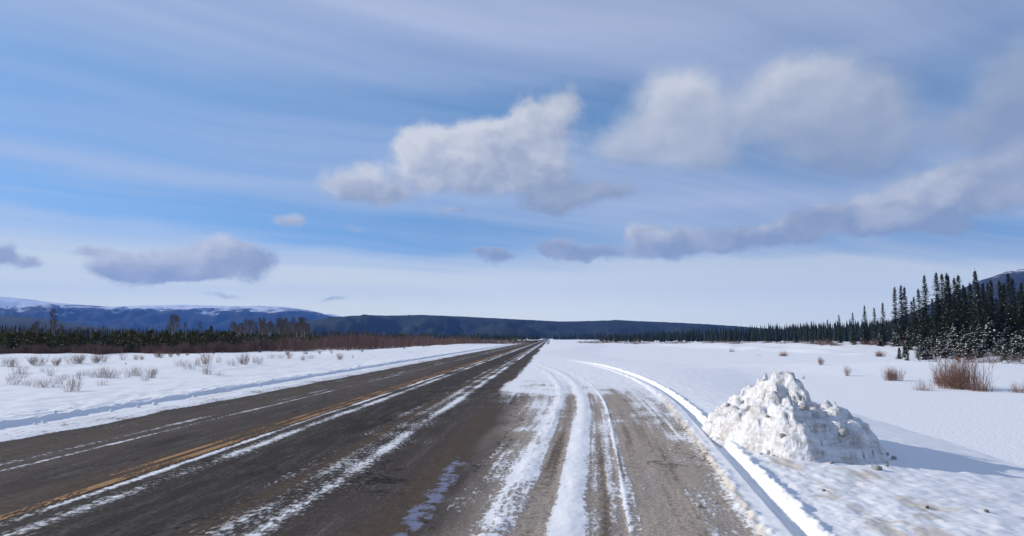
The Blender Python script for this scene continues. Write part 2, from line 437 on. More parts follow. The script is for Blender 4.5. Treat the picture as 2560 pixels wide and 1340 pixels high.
def cover(x, y):
    """snow, dirt, ice coverage and bare tone at each ground point"""
    u, v, u2, v2, u3, v3 = frames(x, y)
    n = len(x)
    lo = lambda s, k=1.0: 1 + k * fbm(v * .35, u * .8, 3, s)
    uw = u + 0.05 * fbm(v * .5, v * 0 + 2, 3, 200)
    snow = np.zeros(n); dirt = np.zeros(n); ice = np.zeros(n)
    road = (u > EDGE_L - .3) & (u < EDGE_R + .3)
    s = 0.0
    s = s + 0.50 * gau(uw, -7.06, .07) * lo(201, 1.0) * (0.75 + 0.25 * sstep(v, 26, 14)) + 0.28 * gau(uw, -7.42, .12) * lo(202, 1.6)
    s = s + 0.20 * gau(uw, -8.3, .35) * lo(203)
    s = s + 0.52 * gau(uw, -5.02, .075) * lo(204, .8)
    s = s + 0.31 * gau(uw, -4.66, .14) * lo(205, 1.1) + 0.16 * gau(uw, -4.7, .35)
    s = s + 0.22 * gau(uw, -5.62, .25) * lo(206, 1.4) * sstep(v, 13, 8)
    s = s + 0.26 * gau(uw, -2.90, .13) * lo(207, 1.2) + 0.30 * gau(uw, -2.54, .12) * lo(208, 1.3) + 0.20 * gau(uw, -2.65, .45)
    s = s + 0.20 * gau(uw, -3.25, .12) * lo(209, 1.6)
    s = s + 0.12 + 0.06 * sstep(u, -4.4, -2.2) + 0.05 * fbm(u * 2, v * .6, 3, 215)
    s = s + 0.95 * sstep(u + .5 * fbm(u * 1.2, v * .12, 4, 216, .6), EDGE_R - .75, EDGE_R + .05) * sstep(v, 15, 27)
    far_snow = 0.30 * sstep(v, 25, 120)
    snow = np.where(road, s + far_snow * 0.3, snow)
    dirt_r = 0.30 + 0.20 * gau(uw, -8.0, .7) + 0.26 * gau(uw, -5.5, .5) + 0.34 * gau(uw, -3.05, .22) + 0.34 * gau(uw, -1.45, .5) + 0.12 * fbm(u * .7, v * .25, 3, 220) - 0.16 * gau(uw, -3.9, .5) - 0.2 * gau(uw, -1.9, .14) - .12 * gau(uw, -6.2, .4)
    dirt_r = dirt_r * (1 - .8 * sstep(u, EDGE_R - .75, EDGE_R) * sstep(v, 15, 27))
    dirt = np.where(road, dirt_r, dirt)
    ice = np.where(road, 0.60 * gau(u, -1.26, .27) * sstep(v, 13, 9), 0)
    # left packed shoulder
    sh = sstep(u + .12 * fbm(v * .8, v * 0 + 4, 4, 230, .6), EDGE_L + .04, EDGE_L - .14)
    snow = np.maximum(snow, sh * (0.72 + 0.25 * sstep(u, EDGE_L - .4, BERM + .1) + 0.10 * fbm(u * 3, v * .3, 3, 231)))
    dirt = np.where(u < EDGE_L, 0.26 * sstep(u, BERM - .25, BERM + .1) + 0.32 * gau(u, -9.75, .1) * lo(232, 1.0) + 0.14 * gau(u, EDGE_L, .3), dirt)
    snow = np.where(u < BERM + .05, 1.3, snow)
    # turnout
    on = u > EDGE_R - .1
    lo2 = lambda sd, k=1.0: 1 + k * fbm(v2 * .5, u2 * 1.5, 3, sd)
    t = 0.52 + 0.22 * fbm(u2 * 6, v2 * .8, 4, 240)
    t = t + 0.26 * gau(u2, -.88, .15) * lo2(241, .8) + 0.12 * gau(u2, -1.05, .3)
    t = t - 0.34 * gau(u2, -.57, .10) * lo2(242, .6)
    t = t + 0.50 * (sstep(u2 + .03 * fbm(v2 * 2, v2 * 0 + 8, 3, 246), -.46, -.32) - sstep(u2, -.17, -.05))
    t = t - 0.14 * gau(u2, .06, .09) + 0.08 * gau(u2, .16, .05)
    t = t + 0.36 * gau(u2, .31, .03) * lo2(245, 1.3)
    t = t - 0.26 * sstep(u2, .36, .5) * sstep(u2, 1.05, .8) * (1 + 1.2 * fbm(u2 * 1.5, v2 * .45, 3, 243))
    t = t - 0.30 * gau(u2, .78 + .10 * np.sin(v2 * 1.1), .09) * sstep(fbm(v2 * .6, v2 * 0 + 5, 2, 244), -.1, .15)
    t = t + (0.30 * fbm(u2 * 13, v2 * .22, 3, 280) + 0.18 * fbm(u2 * 30, v2 * .5, 2, 284)) * sstep(u3, 1.1, .9)
    t = t + 0.50 * sstep(u3, 1.02, 1.26)
    t = t + 0.5 * sstep(u3, 1.3, 1.42)
    t = t - 0.46 * (1 - sstep(v + 5 * fbm(u * 1.5, v * .3, 3, 271), 15, 24)) * sstep(u + .25 * fbm(u * 2, v * .8, 4, 263, .6), EDGE_R + .70, EDGE_R - .1)
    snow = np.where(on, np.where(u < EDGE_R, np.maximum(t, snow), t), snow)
    dt = 0.36 - 0.34 * (sstep(u2, -.42, -.34) - sstep(u2, -.14, -.06)) + 0.18 * gau(u2, -.57, .1) + 0.14 * gau(u2, .06, .1) - .14 * gau(u2, -.88, .14) - .3 * gau(u2, .31, .04)
    dt = dt + 0.28 * fbm(u2 * 9, v2 * .2, 3, 288)
    dt = dt + 0.12 * sstep(u2, .4, .6) * sstep(u2, 1.1, .9)
    dt = dt + 0.40 * gau(u3, 1.17, .055) - 0.42 * sstep(u3, 1.22, 1.36)
    dt = dt + (0.30 + .5 * fbm(u3 * 5, v3 * 1.2, 3, 290)) * gau(u3, 1.70, .13)
    dt = dt + 0.50 * sstep(u3, 1.8, 1.95) * sstep(u3, 6.5, 3.2) * sstep(y, 15, 10) * (1 + 1.2 * fbm(u3 * 2, v3 * 2, 4, 250))
    dirt = np.where(on, dt, dirt)
    snow = np.where((u3 > 1.5) & (u > EDGE_R + .3), 1.3, snow)
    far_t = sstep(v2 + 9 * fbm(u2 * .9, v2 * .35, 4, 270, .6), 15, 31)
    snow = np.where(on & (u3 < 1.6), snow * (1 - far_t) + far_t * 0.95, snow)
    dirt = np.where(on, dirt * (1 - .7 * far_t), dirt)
    rd = np.stack([0.047 + 0 * u, 0.0385 + 0 * u, 0.0335 + 0 * u], 1)
    dark = gau(u, -3.9, .55)[:, None]
    rd = rd * (1 - 0.22 * dark) * (1 + 0.25 * fbm(u * .5, v * .08, 3, 260))[:, None]
    tb = np.array([0.30, 0.255, 0.215])
    kk = sstep(u + .30 * fbm(u * 1.5, v * .6, 4, 262, .6), EDGE_R - .35, EDGE_R + .85)[:, None]
    pat = gau(u, -6.35, .28) * gau(v, 11.3, 1.1) + .8 * gau(u, -6.2, .3) * gau(v, 8.6, .8) + .7 * gau(u, -6.4, .3) * gau(v, 16.5, 2.0) + .6 * gau(u, -3.4, .4) * gau(v, 14, 1.5)
    rd = rd * (1 + .55 * gau(u, -7.4, 1.3) + .25 * gau(u, -1.9, .25))[:, None] * (1 - .45 * pat)[:, None]
    base = rd * (1 - kk) + tb * kk
    return np.stack([np.clip(snow, 0, 2), np.clip(dirt, 0, 1), np.clip(ice, 0, 1), np.ones(n)], 1), np.concatenate([base, np.ones((n, 1))], 1)


# rows along the road, columns across it, shared by all strips so that they meet edge to edge
rows = [-8.0]
while rows[-1] < 240:
    v = rows[-1]
    rows.append(v + (0.25 if v < 4.2 else min(max(0.55 * v * v / 1190, 0.016), 0.45 if v < 70 else 1.2)))
rows = np.array(rows)


def cols(segs):
    out = []
    for a, b, d0, d1 in segs:
        n = max(2, int(round(abs(b - a) / ((d0 + d1) / 2))))
        tt = np.linspace(0, 1, n + 1)
        # spacing grows from d0 to d1
        w = d0 + (d1 - d0) * tt[:-1]; c = np.concatenate([[0], np.cumsum(w)]); c = a + (b - a) * c / c[-1]
        out.append(c if not out else c[1:])
    return np.concatenate(out)


ct, st = math.cos(TH1), math.sin(TH1)


def ground_strip(name, uc, rows=rows):
    U, V = np.meshgrid(uc, rows)
    x = (U * ct + V * st).ravel(); y = (-U * st + V * ct).ravel()
    z = height(x, y)
    nr, nc = U.shape
    idx = np.arange(nr * nc).reshape(nr, nc)
    f = np.stack([idx[:-1, :-1], idx[:-1, 1:], idx[1:, 1:], idx[1:, :-1]], -1).reshape(-1, 4)
    me = mesh_np(name, np.stack([U.ravel(), V.ravel(), z], 1), f, [M_GROUND], smooth=True)
    c, b = cover(x, y)
    for nm, arr in (('cover', c), ('base_tone', b)):
        at_ = me.attributes.new(nm, 'FLOAT_COLOR', 'POINT'); at_.data.foreach_set('color', arr.astype(np.float32).ravel())
    return tag(obj(name, me, rz=-TH1), kind='structure')


ground_strip('snow_field', cols([(-180, -60, 5, 2), (-60, -26, 1.6, .5), (-26, -12, .4, .12), (-12, -10.75, .06, .03), (-10.75, BERM + .06, .018, .018)]))
ground_strip('packed_snow_shoulder', cols([(BERM + .06, EDGE_L, .04, .03)]))
road = ground_strip('road', cols([(EDGE_L, EDGE_R, .035, .03)]), np.concatenate([rows, np.geomspace(260, 2200, 26)]))
ground_strip('turnout', cols([(EDGE_R, 0.0, .02, .018), (0.0, 3.2, .016, .016)]))
ground_strip('snowy_verge', cols([(3.2, 6.5, .02, .06), (6.5, 14, .07, .3), (14, 60, .3, 1.3), (60, 180, 1.5, 5)]))


# ------------------------------------------------------------------ wide plain to the horizon
def simple(name, color, rough=0.9, spec=0.2, var=None, scale=8, bump=0.0, bscale=30):
    m = bpy.data.materials.new(name); m.use_nodes = True
    t = NT(m.node_tree); b = t.n['Principled BSDF']
    b.inputs['Roughness'].default_value = rough; b.inputs['Specular IOR Level'].default_value = spec
    if var:
        tcn = t.node('ShaderNodeTexCoord'); oi = t.node('ShaderNodeObjectInfo')
        n = t.noise(tcn.outputs['Object'], scale, 4, 0.6)
        f = t.m('ADD', t.lin(n, .3, .7, 0, .8), t.m('MULTIPLY', oi.outputs['Random'], .3), clamp=True)
        t.l.new(t.mix(f, color, var), b.inputs['Base Color'])
        if bump:
            bn = t.node('ShaderNodeBump'); bn.inputs['Distance'].default_value = bump
            t.l.new(t.noise(tcn.outputs['Object'], bscale, 5, .6), bn.inputs['Height']); t.l.new(bn.outputs[0], b.inputs['Normal'])
    else:
        b.inputs['Base Color'].default_value = color + (1,)
    return m


M_SNOW = simple('snow', (.82, .83, .85), .8, .25, (.86, .87, .885), 6, .02, 14)
ringr = np.array([0, 60, 130, 220, 350, 600, 1000, 2000, 4000, 8200.])
ang = np.linspace(0, 2 * math.pi, 73)[:-1]
pv = [(0, 0, -.32)]; pf = []
for r_ in ringr[1:]:
    for a_ in ang:
        pv.append((r_ * math.sin(a_), r_ * math.cos(a_), -.32))
n_ = len(ang)
tri = [(0, 1 + (i + 1) % n_, 1 + i) for i in range(n_)]
for k_ in range(len(ringr) - 2):
    for i in range(n_):
        a_, b_ = 1 + k_ * n_ + i, 1 + k_ * n_ + (i + 1) % n_
        tri += [(a_, b_, b_ + n_), (a_, b_ + n_, a_ + n_)]
tag(obj('plain', mesh_np('plain', pv, tri, [M_SNOW], smooth=True)), kind='structure')


# centre lines: thin paint, worn through
def paint_material():
    m = bpy.data.materials.new('worn_yellow_paint'); m.use_nodes = True
    t = NT(m.node_tree); b = t.n['Principled BSDF']; out = t.n['Material Output']
    g = t.node('ShaderNodeTexCoord').outputs['Object']
    n1 = t.noise(t.v('MULTIPLY', g, (1, .5, 1)), 26, 7, .66); n2 = t.noise(g, .8, 3)
    wear = t.smooth(t.m('ADD', n1, t.m('MULTIPLY', t.m('SUBTRACT', n2, .5), .8)), .41, .54)
    t.l.new(t.mix(n1, (.20, .09, .025), (.44, .22, .06)), b.inputs['Base Color']); b.inputs['Roughness'].default_value = .8
    tr = t.node('ShaderNodeBsdfTransparent'); mx = t.node('ShaderNodeMixShader')
    t.l.new(wear, mx.inputs[0]); t.l.new(tr.outputs[0], mx.inputs[1]); t.l.new(b.outputs[0], mx.inputs[2]); t.l.new(mx.outputs[0], out.inputs[0])
    return m


M_PAINT = paint_material()
for uc, w, v0, v1 in ((-5.20, .15, -6, 500), (-5.43, .11, 8.6, 500)):
    vv = np.linspace(v0, v1, 120)
    vs = [(uc - w / 2, q, .005) for q in vv] + [(uc + w / 2, q, .005) for q in vv]
    fs = [(i, 120 + i, 121 + i, i + 1) for i in range(119)]
    obj('centre_line', mesh_np('centre_line', vs, fs, [M_PAINT]), road)


# ------------------------------------------------------------------ mountains and hills
def interp_sky(pts, px):
    xs = np.array([p[0] for p in pts], float); ys = np.array([p[1] for p in pts], float)
    return np.interp(px, xs, ys)


def forest_material(name, tree_a, tree_b, snow_lo, snow_hi, patch, nscale):
    """dark wooded slope; bare snow towards the height band snow_lo..snow_hi and in clearings"""
    m = bpy.data.materials.new(name); m.use_nodes = True
    t = NT(m.node_tree); b = t.n['Principled BSDF']; b.inputs['Roughness'].default_value = .95; b.inputs['Specular IOR Level'].default_value = .05
    g = t.node('ShaderNodeTexCoord').outputs['Object']
    sp_ = t.node('ShaderNodeSeparateXYZ'); t.l.new(g, sp_.inputs[0])
    n1 = t.noise(t.v('MULTIPLY', g, (1, .6, 1.5)), nscale, 8, .66)
    n2 = t.noise(t.v('MULTIPLY', g, (1, .6, 2.2)), nscale * .22, 5, .6)
    alt = t.lin(sp_.outputs[2], snow_lo, snow_hi, 0, 1)
    q = t.m('ADD', t.m('ADD', t.m('MULTIPLY', n1, .8), t.m('MULTIPLY', n2, .75)), t.m('MULTIPLY', alt, .62))
    mask = t.smooth(q, patch, patch + .16)
    fine = t.noise(g, nscale * 9, 4, .7)
    trees = t.mix(fine, tree_a, tree_b)
    t.l.new(t.mix(mask, trees, (.74, .77, .83)), b.inputs['Base Color'])
    return m


def ridge(name, pts, D, front, mat, amp, px0, px1, step=7, foot=-3.0, seed=1, nrow=26, back=1.35):
    pxs = np.arange(px0, px1 + 1, step, dtype=float)
    dirx = (pxs - 1280) / F / 1.005
    dist = D * np.ones_like(pxs)
    top = np.array([CAMH + (ray(p, q).z / ray(p, q).y) * D for p, q in zip(pxs, interp_sky(pts, pxs))])
    V = []; ts = np.linspace(0, back, nrow)
    for tt in ts:
        dd = dist - front * (1 - tt)
        x = dirx * dd; y = dd
        n = fbm(x / (D * .045), y / (D * .06), 5, seed, .55)
        g = 1 - np.abs(fbm(x / (D * .03) + .5 * n, y / (D * .16), 4, seed + 9)) * 2
        prof = tt ** .85 if tt <= 1 else max(0.0, 1 - (tt - 1) * 1.4)
        sh = math.sin(min(tt, 1) ** .6 * math.pi) ** 1.5 if tt < 1 else 0.0
        h = foot + (top - foot) * prof + amp * sh * (n * 1.4 + .5 * (g - .7)) * (top / max(top.max(), 1))
        if tt > .86:
            h = h + D * .0005 * fbm(x / (D * .0022), y / (D * .02), 3, seed + 5)
        if tt == 0:
            h = h * 0 + foot
        V.append(np.stack([x, y, np.maximum(h, foot)], 1))
    V = np.array(V); nr, nc = V.shape[:2]
    idx = np.arange(nr * nc).reshape(nr, nc)
    f = np.stack([idx[:-1, :-1], idx[:-1, 1:], idx[1:, 1:], idx[1:, :-1]], -1).reshape(-1, 4)
    return tag(obj(name, mesh_np(name, V.reshape(-1, 3), f, [mat], smooth=True)), kind='structure')


M_MTN = forest_material('mountain_slope', (.010, .014, .018), (.026, .030, .030), 60, 330, 1.155, .0060)
M_HILL = forest_material('wooded_hill', (.014, .020, .016), (.034, .038, .030), 900, 1500, 1.15, .012)
M_HILLR = forest_material('wooded_hill_with_snow', (.02, .02, .018), (.05, .045, .04), 120, 420, 1.06, .025)
M_PEAK = forest_material('snowy_peak', (.3, .33, .4), (.6, .62, .66), -400, 50, .5, .002)
MAIN = [(-1500, 712), (-900, 716), (-300, 728), (0, 741), (60, 747), (130, 756), (200, 761), (270, 765.5), (350, 763), (450, 761), (560, 764), (650, 764), (700, 766), (750, 772), (790, 779), (820, 788), (850, 796), (880, 806), (940, 822), (1000, 838), (1100, 846)]
ridge('mountain', MAIN, 7000, 2800, M_MTN, 165, -900, 1100, seed=3, nrow=40)
ridge('far_peak', [(700, 830), (770, 802), (800, 788), (814, 781), (828, 782), (842, 786), (860, 789), (885, 786), (905, 786), (930, 789), (1000, 794), (1100, 803), (1250, 815), (1400, 830), (1500, 840)], 7900, 700, M_PEAK, 40, 700, 1500, seed=23, nrow=14)
ridge('low_hill', [(-1500, 740), (-700, 762), (-300, 778), (0, 790), (60, 792), (120, 797), (180, 807), (230, 815), (290, 822), (360, 829), (450, 838), (560, 846)], 2600, 1000, M_HILL, 40, -900, 560, seed=31)
ridge('wooded_ridge', [(560, 846), (650, 832), (720, 812), (770, 800), (830, 795), (870, 789), (920, 787), (968, 788), (1050, 786), (1150, 790), (1280, 797), (1400, 803), (1550, 800), (1700, 806), (1850, 815), (2000, 828), (2150, 846)], 2700, 1000, M_HILL, 40, 560, 2150, seed=41)
ridge('far_hill', [(2080, 846), (2180, 822), (2280, 782), (2360, 745), (2415, 719), (2440, 708), (2462, 699), (2495, 689), (2527, 677), (2560, 672), (2640, 664), (2800, 655), (3200, 640), (3800, 660)], 2600, 900, M_HILLR, 60, 2080, 3800, seed=51, nrow=34)


# ------------------------------------------------------------------ plant builders
def tube(P, r0, r1, sides=5, seed=0):
    """tapered tube through points P"""
    P = np.asarray(P, float); n = len(P); V = []; Fc = []
    for i, p in enumerate(P):
        d = P[min(i + 1, n - 1)] - P[max(i - 1, 0)]; d /= max(np.linalg.norm(d), 1e-9)
        a = np.cross(d, (1, 0, 0) if abs(d[0]) < .8 else (0, 1, 0)); a /= np.linalg.norm(a); b = np.cross(d, a)
        r = r0 + (r1 - r0) * i / (n - 1)
        for k in range(sides):
            t = 2 * math.pi * k / sides
            V.append(p + r * (a * math.cos(t) + b * math.sin(t)))
    for i in range(n - 1):
        for k in range(sides):
            a_, b_ = i * sides + k, i * sides + (k + 1) % sides
            Fc += [(a_, b_, b_ + sides), (a_, b_ + sides, a_ + sides)]
    return np.array(V), np.array(Fc)


class Acc:
    def __init__(s): s.V = []; s.F = []; s.M = []; s.n = 0
    def add(s, V, Fc, mi=0):
        V = np.asarray(V, float); Fc = np.asarray(Fc, int)
        s.V.append(V); s.F.append(Fc + s.n); s.M.append(np.full(len(Fc), mi)); s.n += len(V)
    def mesh(s, name, mats, smooth=False):
        return mesh_np(name, np.concatenate(s.V), np.concatenate(s.F), mats, np.concatenate(s.M), smooth)


def blades(P0, D, W, L, wdt):
    """many pointed needle sprays: base P0, direction D, side W (unit), length L, width wdt -> two triangles each"""
    n = len(P0); mid = P0 + D * (L * .45)[:, None]
    V = np.stack([P0, mid + W * wdt[:, None], P0 + D * L[:, None], mid - W * wdt[:, None]], 1).reshape(-1, 3)
    i = np.arange(n) * 4
    return V, np.concatenate([np.stack([i, i + 1, i + 2], 1), np.stack([i, i + 2, i + 3], 1)])


def unit(a):
    return a / np.maximum(np.linalg.norm(a, axis=-1, keepdims=True), 1e-9)


def spruce_meshes(H, rmax, seed, density=1.0, sprig=.34, crown_base=.05, club=False, snow_n=0, snow_bias=.5, snow_size=.16, shape=.85):
    g = np.random.default_rng(seed)
    lean = g.normal(0, .006, 2)
    zs = np.linspace(0, H, 9)
    TP = np.stack([zs * lean[0] + .03 * H * .1 * np.sin(zs / H * 5 + seed), zs * lean[1], zs], 1)
    tv, tf = tube(TP, .014 * H + .01, .004, 6)
    trunk = mesh_np('spruce_trunk', tv, tf, [M_BARK], smooth=True)
    P0, D, Wd, L, wd = [], [], [], [], []
    SV = []
    z = crown_base * H
    while z < H * .985:
        t = z / H
        rad = rmax * ((1 - t) ** shape) * (.62 + .38 * min(1, (t + .02) / .12)) + .03 * rmax
        if club and .80 < t < .95:
            rad *= 1.22
        for k in range(max(3, int(round((6 if t > .6 else 6.5) * density)))):
            if g.random() < .10: continue
            a = g.random() * 2 * math.pi
            Lb = rad * g.uniform(.55, 1.18) * (1 + .25 * math.sin(3 * a + 9 * t + seed))
            out = np.array([math.cos(a), math.sin(a), 0.]); side = np.array([-math.sin(a), math.cos(a), 0.])
            droop = g.uniform(.15, .55) * (1.1 - t) + (-.35 if t > .9 else 0)
            base = np.array([np.interp(z, zs, TP[:, 0]), np.interp(z, zs, TP[:, 1]), z + g.uniform(-.05, .05)])
            ns = max(2, int(Lb / (sprig * .42)))
            for j in range(ns):
                s = (j + g.uniform(.2, .9)) / ns
                p = base + out * (Lb * s) + np.array([0, 0, -droop * Lb * s * s + .05 * Lb * s])
                for sg in (-1, 1, 0):
                    dd = out * g.uniform(.35, 1.0) + side * sg * g.uniform(.5, 1.2) + np.array([0, 0, g.uniform(-.75, .12)])
                    P0.append(p); D.append(dd); L.append(sprig * g.uniform(.6, 1.25) * (1 - .45 * s) * (.55 + .45 * (1 - t)))
                    Wd.append(np.cross(dd, (0, 0, 1)) + g.normal(0, .3, 3)); wd.append(sprig * g.uniform(.10, .2))
            if snow_n and g.random() < snow_n * (1 - t) ** snow_bias:
                for _ in range(g.integers(1, 3)):
                    s = g.uniform(.45, 1.0)
                    SV.append((base + out * (Lb * s) + side * g.normal(0, .08 * Lb) + np.array([0, 0, -droop * Lb * s * s + .05 * Lb * s + .02]), a, snow_size * g.uniform(.5, 1.3) * (.5 + .5 * (1 - t))))
        z += H * g.uniform(.013, .024) * (1.0 if t < .75 else .72)
    P0, D, Wd = np.array(P0), unit(np.array(D)), unit(np.array(Wd))
    V, Fc = blades(P0, D, Wd, np.array(L), np.array(wd))
    # a leading shoot
    tv, tf = tube([(TP[-1][0], TP[-1][1], H * .96), (TP[-1][0], TP[-1][1], H * 1.03)], .02 * rmax + .012, .004, 4)
    ac = Acc(); ac.add(V, Fc); ac.add(tv, tf)
    crown = ac.mesh('spruce_crown', [M_NEEDLE])
    snow = None
    if SV:
        ac = Acc()
        oct_f = [(0, 1, 2), (0, 2, 3), (0, 3, 4), (0, 4, 5), (0, 5, 6), (0, 6, 1), (7, 2, 1), (7, 3, 2), (7, 4, 3), (7, 5, 4), (7, 6, 5), (7, 1, 6)]
        for p, a, s in SV:
            ca, sa_ = math.cos(a), math.sin(a)
            vs = [(0, 0, .30)] + [(1.1 * math.cos(q) * g.uniform(.7, 1.2), .75 * math.sin(q) * g.uniform(.7, 1.2), -.02) for q in np.linspace(0, 2 * math.pi, 7)[:-1]] + [(0, 0, -.12)]
            vs = np.array([(x * ca - y * sa_, x * sa_ + y * ca, zz - .25 * x) for x, y, zz in vs]) * s + p
            ac.add(vs, oct_f)
        snow = ac.mesh('spruce_snow', [M_SNOW], True)
    return trunk, crown, snow


def shrub_mesh(seed, H, spread, n_stem, twig=4, r=.006, flat=0.25, mats=None, upright=.8):
    """many-stemmed leafless bush: stems, and finer redder twigs"""
    g = np.random.default_rng(seed); st_ = Acc(); tw = Acc()
    cl = [(g.uniform(0, .75) * spread * flat * 1.6, g.random() * 6.283, g.uniform(.72, 1.05)) for _ in range(max(2, n_stem // 26))]
    for i in range(n_stem):
        cr, ca, ch = cl[i % len(cl)]
        a = g.random() * 2 * math.pi; b0 = spread * flat * .45 * math.sqrt(g.random())
        b = np.array([cr * math.cos(ca) + b0 * math.cos(a), cr * math.sin(ca) + b0 * math.sin(a), -.04])
        tilt = g.uniform(0, 1) ** upright * spread * .62
        ln = H * ch * g.uniform(.5, 1.06) * (1 - .30 * tilt / max(spread, .01))
        a2 = a + g.normal(0, .6)
        dirv = np.array([math.cos(a2) * tilt, math.sin(a2) * tilt, 0])
        k1, k2 = g.normal(0, .035 * H, 3), g.normal(0, .05 * H, 3)
        P = [b, b + dirv * .42 + k1 * (1, 1, .3) + (0, 0, ln * .33), b + dirv * .8 + k2 * (1, 1, .3) + (0, 0, ln * .68), b + dirv * 1.0 + k2 + g.normal(0, .03 * H, 3) + (0, 0, ln)]
        v, f = tube(P, r * g.uniform(.7, 1.3), r * .35, 3); st_.add(v, f, 0)
        for k in range(twig):
            s = g.uniform(.30, .95); j = min(2, int(s * 3)); q = s * 3 - j
            p = np.asarray(P[j]) * (1 - q) + np.asarray(P[j + 1]) * q
            d = unit(np.array([g.normal(0, .5), g.normal(0, .5), g.uniform(.7, 1.4)])) + dirv * .4 / max(H, .1)
            L = H * g.uniform(.14, .36)
            v, f = tube([p, p + d * L * .5 + g.normal(0, .012 * H, 3), p + d * L], r * .5, r * .22, 3); tw.add(v, f, 0)
    return st_, tw


M_BARK = simple('spruce_bark', (.06, .048, .04), .95, .1, (.12, .10, .085), 9)
M_NEEDLE = simple('spruce_needles', (.012, .020, .012), .75, .25, (.034, .046, .024), 2.2)
M_PINE = simple('pine_needles', (.055, .062, .020), .8, .2, (.15, .14, .050), 1.2)
M_PALEBARK = simple('aspen_bark', (.22, .20, .17), .9, .1, (.36, .33, .29), 3)
M_TWIG = simple('aspen_twigs', (.085, .068, .055), .95, .05, (.13, .105, .085), 2)
M_STEM = simple('shrub_stem', (.20, .15, .115), .85, .15, (.28, .22, .17), 5)
M_REDTWIG = simple('shrub_twig', (.19, .085, .062), .85, .15, (.30, .15, .10), 5)
M_DRYTWIG = simple('dry_twig', (.16, .12, .108), .9, .1, (.28, .215, .195), 5)
M_WILLOW = simple('willow_twig', (.085, .052, .044), .9, .1, (.19, .118, .095), .12)
M_DARKWOOD = simple('far_needles', (.010, .017, .012), .9, .1, (.024, .032, .02), .05)


def plant_tree(name, meshes, x, y, sc, rz, label, cat, group, zoff=-.05):
    e = thing(name, label, cat, (x, y, hz(x, y) + zoff), rz, group, sc)
    for nm, me in meshes:
        if me is not None:
            obj(nm, me, e)
    return e


# ---- tall spruces beyond the right verge: (px of stem, py of the tip, distance)
tall_var = [spruce_meshes(12, r_ * 1.6, 100 + i, 1.8, .46, .03, c_, .20, .8, .15, s_) for i, (r_, c_, s_) in enumerate([(1.3, False, .95), (1.1, True, .85), (1.5, False, 1.0), (.85, True, .75), (1.25, True, .9), (1.05, False, .85)])]
TALL = [(2241, 712, 135, 3, 0), (2257, 708, 132, 1, 1), (2268, 712, 140, 5, 2), (2304, 716, 118, 3, 3), (2318, 682, 108, 2, 4), (2349, 675, 104, 1, 5), (2365, 678, 108, 4, 6), (2379, 682, 112, 5, 7), (2378, 676, 118, 3, 8),
        (2393, 688, 110, 3, 9), (2405, 681, 102, 4, 10), (2418, 712, 106, 0, 11), (2432, 702, 99, 2, 12), (2448, 668, 94, 0, 13), (2462, 716, 100, 3, 14), (2484, 694, 104, 3, 15), (2497, 740, 96, 5, 16), (2510, 694, 100, 3, 17), (2519, 706, 102, 1, 18),
        (2531, 676, 92, 2, 19), (2541, 690, 96, 4, 20), (2560, 700, 93, 1, 21), (2580, 670, 95, 0, 22), (2335, 742, 110, 5, 23), (2390, 735, 100, 2, 24), (2470, 748, 96, 1, 25), (2284, 748, 125, 4, 26),
        (2210, 752, 140, 0, 27), (2190, 766, 150, 1, 28), (2165, 760, 155, 2, 29), (2135, 778, 165, 5, 30), (2100, 785, 180, 4, 31), (2070, 796, 190, 0, 32), (2030, 800, 200, 3, 33), (1990, 808, 205, 2, 34), (2610, 690, 92, 3, 35), (2640, 680, 90, 2, 36)]
g = np.random.default_rng(123)
for k in range(34):
    TALL.append((g.uniform(2285, 2660), g.uniform(735, 805), g.uniform(92, 128), int(g.integers(0, 6)), 40 + k))
for k in range(16):
    TALL.append((2345 + 225 * ((k * .618034 + .31) % 1), g.uniform(694, 735), g.uniform(98, 122), int(g.integers(0, 6)), 80 + k))
for px, py, D, vi, k in TALL:
    x, y = at(px, D)
    d = ray(px, py); top = CAMH + d.z / d.y * D; zb = hz(x, y)
    me = tall_var[vi]; sc = max((top - zb) / 12.3, .25)
    if (px, py) == (2448, 668):
        lab = 'tallest dark spruce, its tip clear above its neighbours in the stand'
    elif px < 2275 and py < 720:
        lab = 'narrow dark spruce in a small group apart from the main stand'
    elif py < 700:
        lab = 'tall dark spruce whose tip stands clear against the sky'
    else:
        lab = 'shorter dark spruce filled in among the taller spruces of the stand'
    e = plant_tree('spruce_tree', [('trunk', me[0]), ('crown', me[1]), ('snow_clumps', me[2])], x, y, sc, k * 1.3, lab, 'spruce', 'spruces beyond the right verge')
    e.scale = (sc * .95, sc * .95, sc)

# ---- small snow-laden spruces at the foot of the stand
small_var = [spruce_meshes(2.6, r_, 300 + i, 1.3, .26, .03, False, .32, .3, .14, .9) for i, r_ in enumerate((.75, .6, .9, .7))]
SMALL = [(2357, 893, 70, 2.4), (2378, 898, 68, 1.7), (2395, 890, 72, 2.8), (2418, 899, 66, 2.7), (2440, 889, 74, 3.2), (2460, 885, 78, 2.6), (2476, 868, 84, 4.4), (2490, 880, 80, 2.5), (2508, 878, 82, 2.7), (2540, 893, 68, 3.4), (2556, 890, 72, 3.6), (2530, 885, 78, 2.6), (2410, 876, 84, 3.6), (2366, 876, 86, 3.0), (2386, 872, 90, 3.8), (2345, 880, 84, 2.6), (2430, 872, 88, 3.4), (2450, 868, 90, 3.9), (2520, 865, 92, 4.2), (2325, 885, 88, 2.6), (2300, 880, 96, 3.0), (2270, 878, 104, 3.2), (2240, 875, 112, 2.8), (2200, 873, 120, 3.0), (2580, 888, 74, 3.4), (2500, 900, 62, 1.0), (2545, 905, 60, .9), (2470, 900, 62, .8)]
for k in range(40):
    SMALL.append((g.uniform(2200, 2640), 880, g.uniform(62, 100), g.uniform(.9, 2.6)))
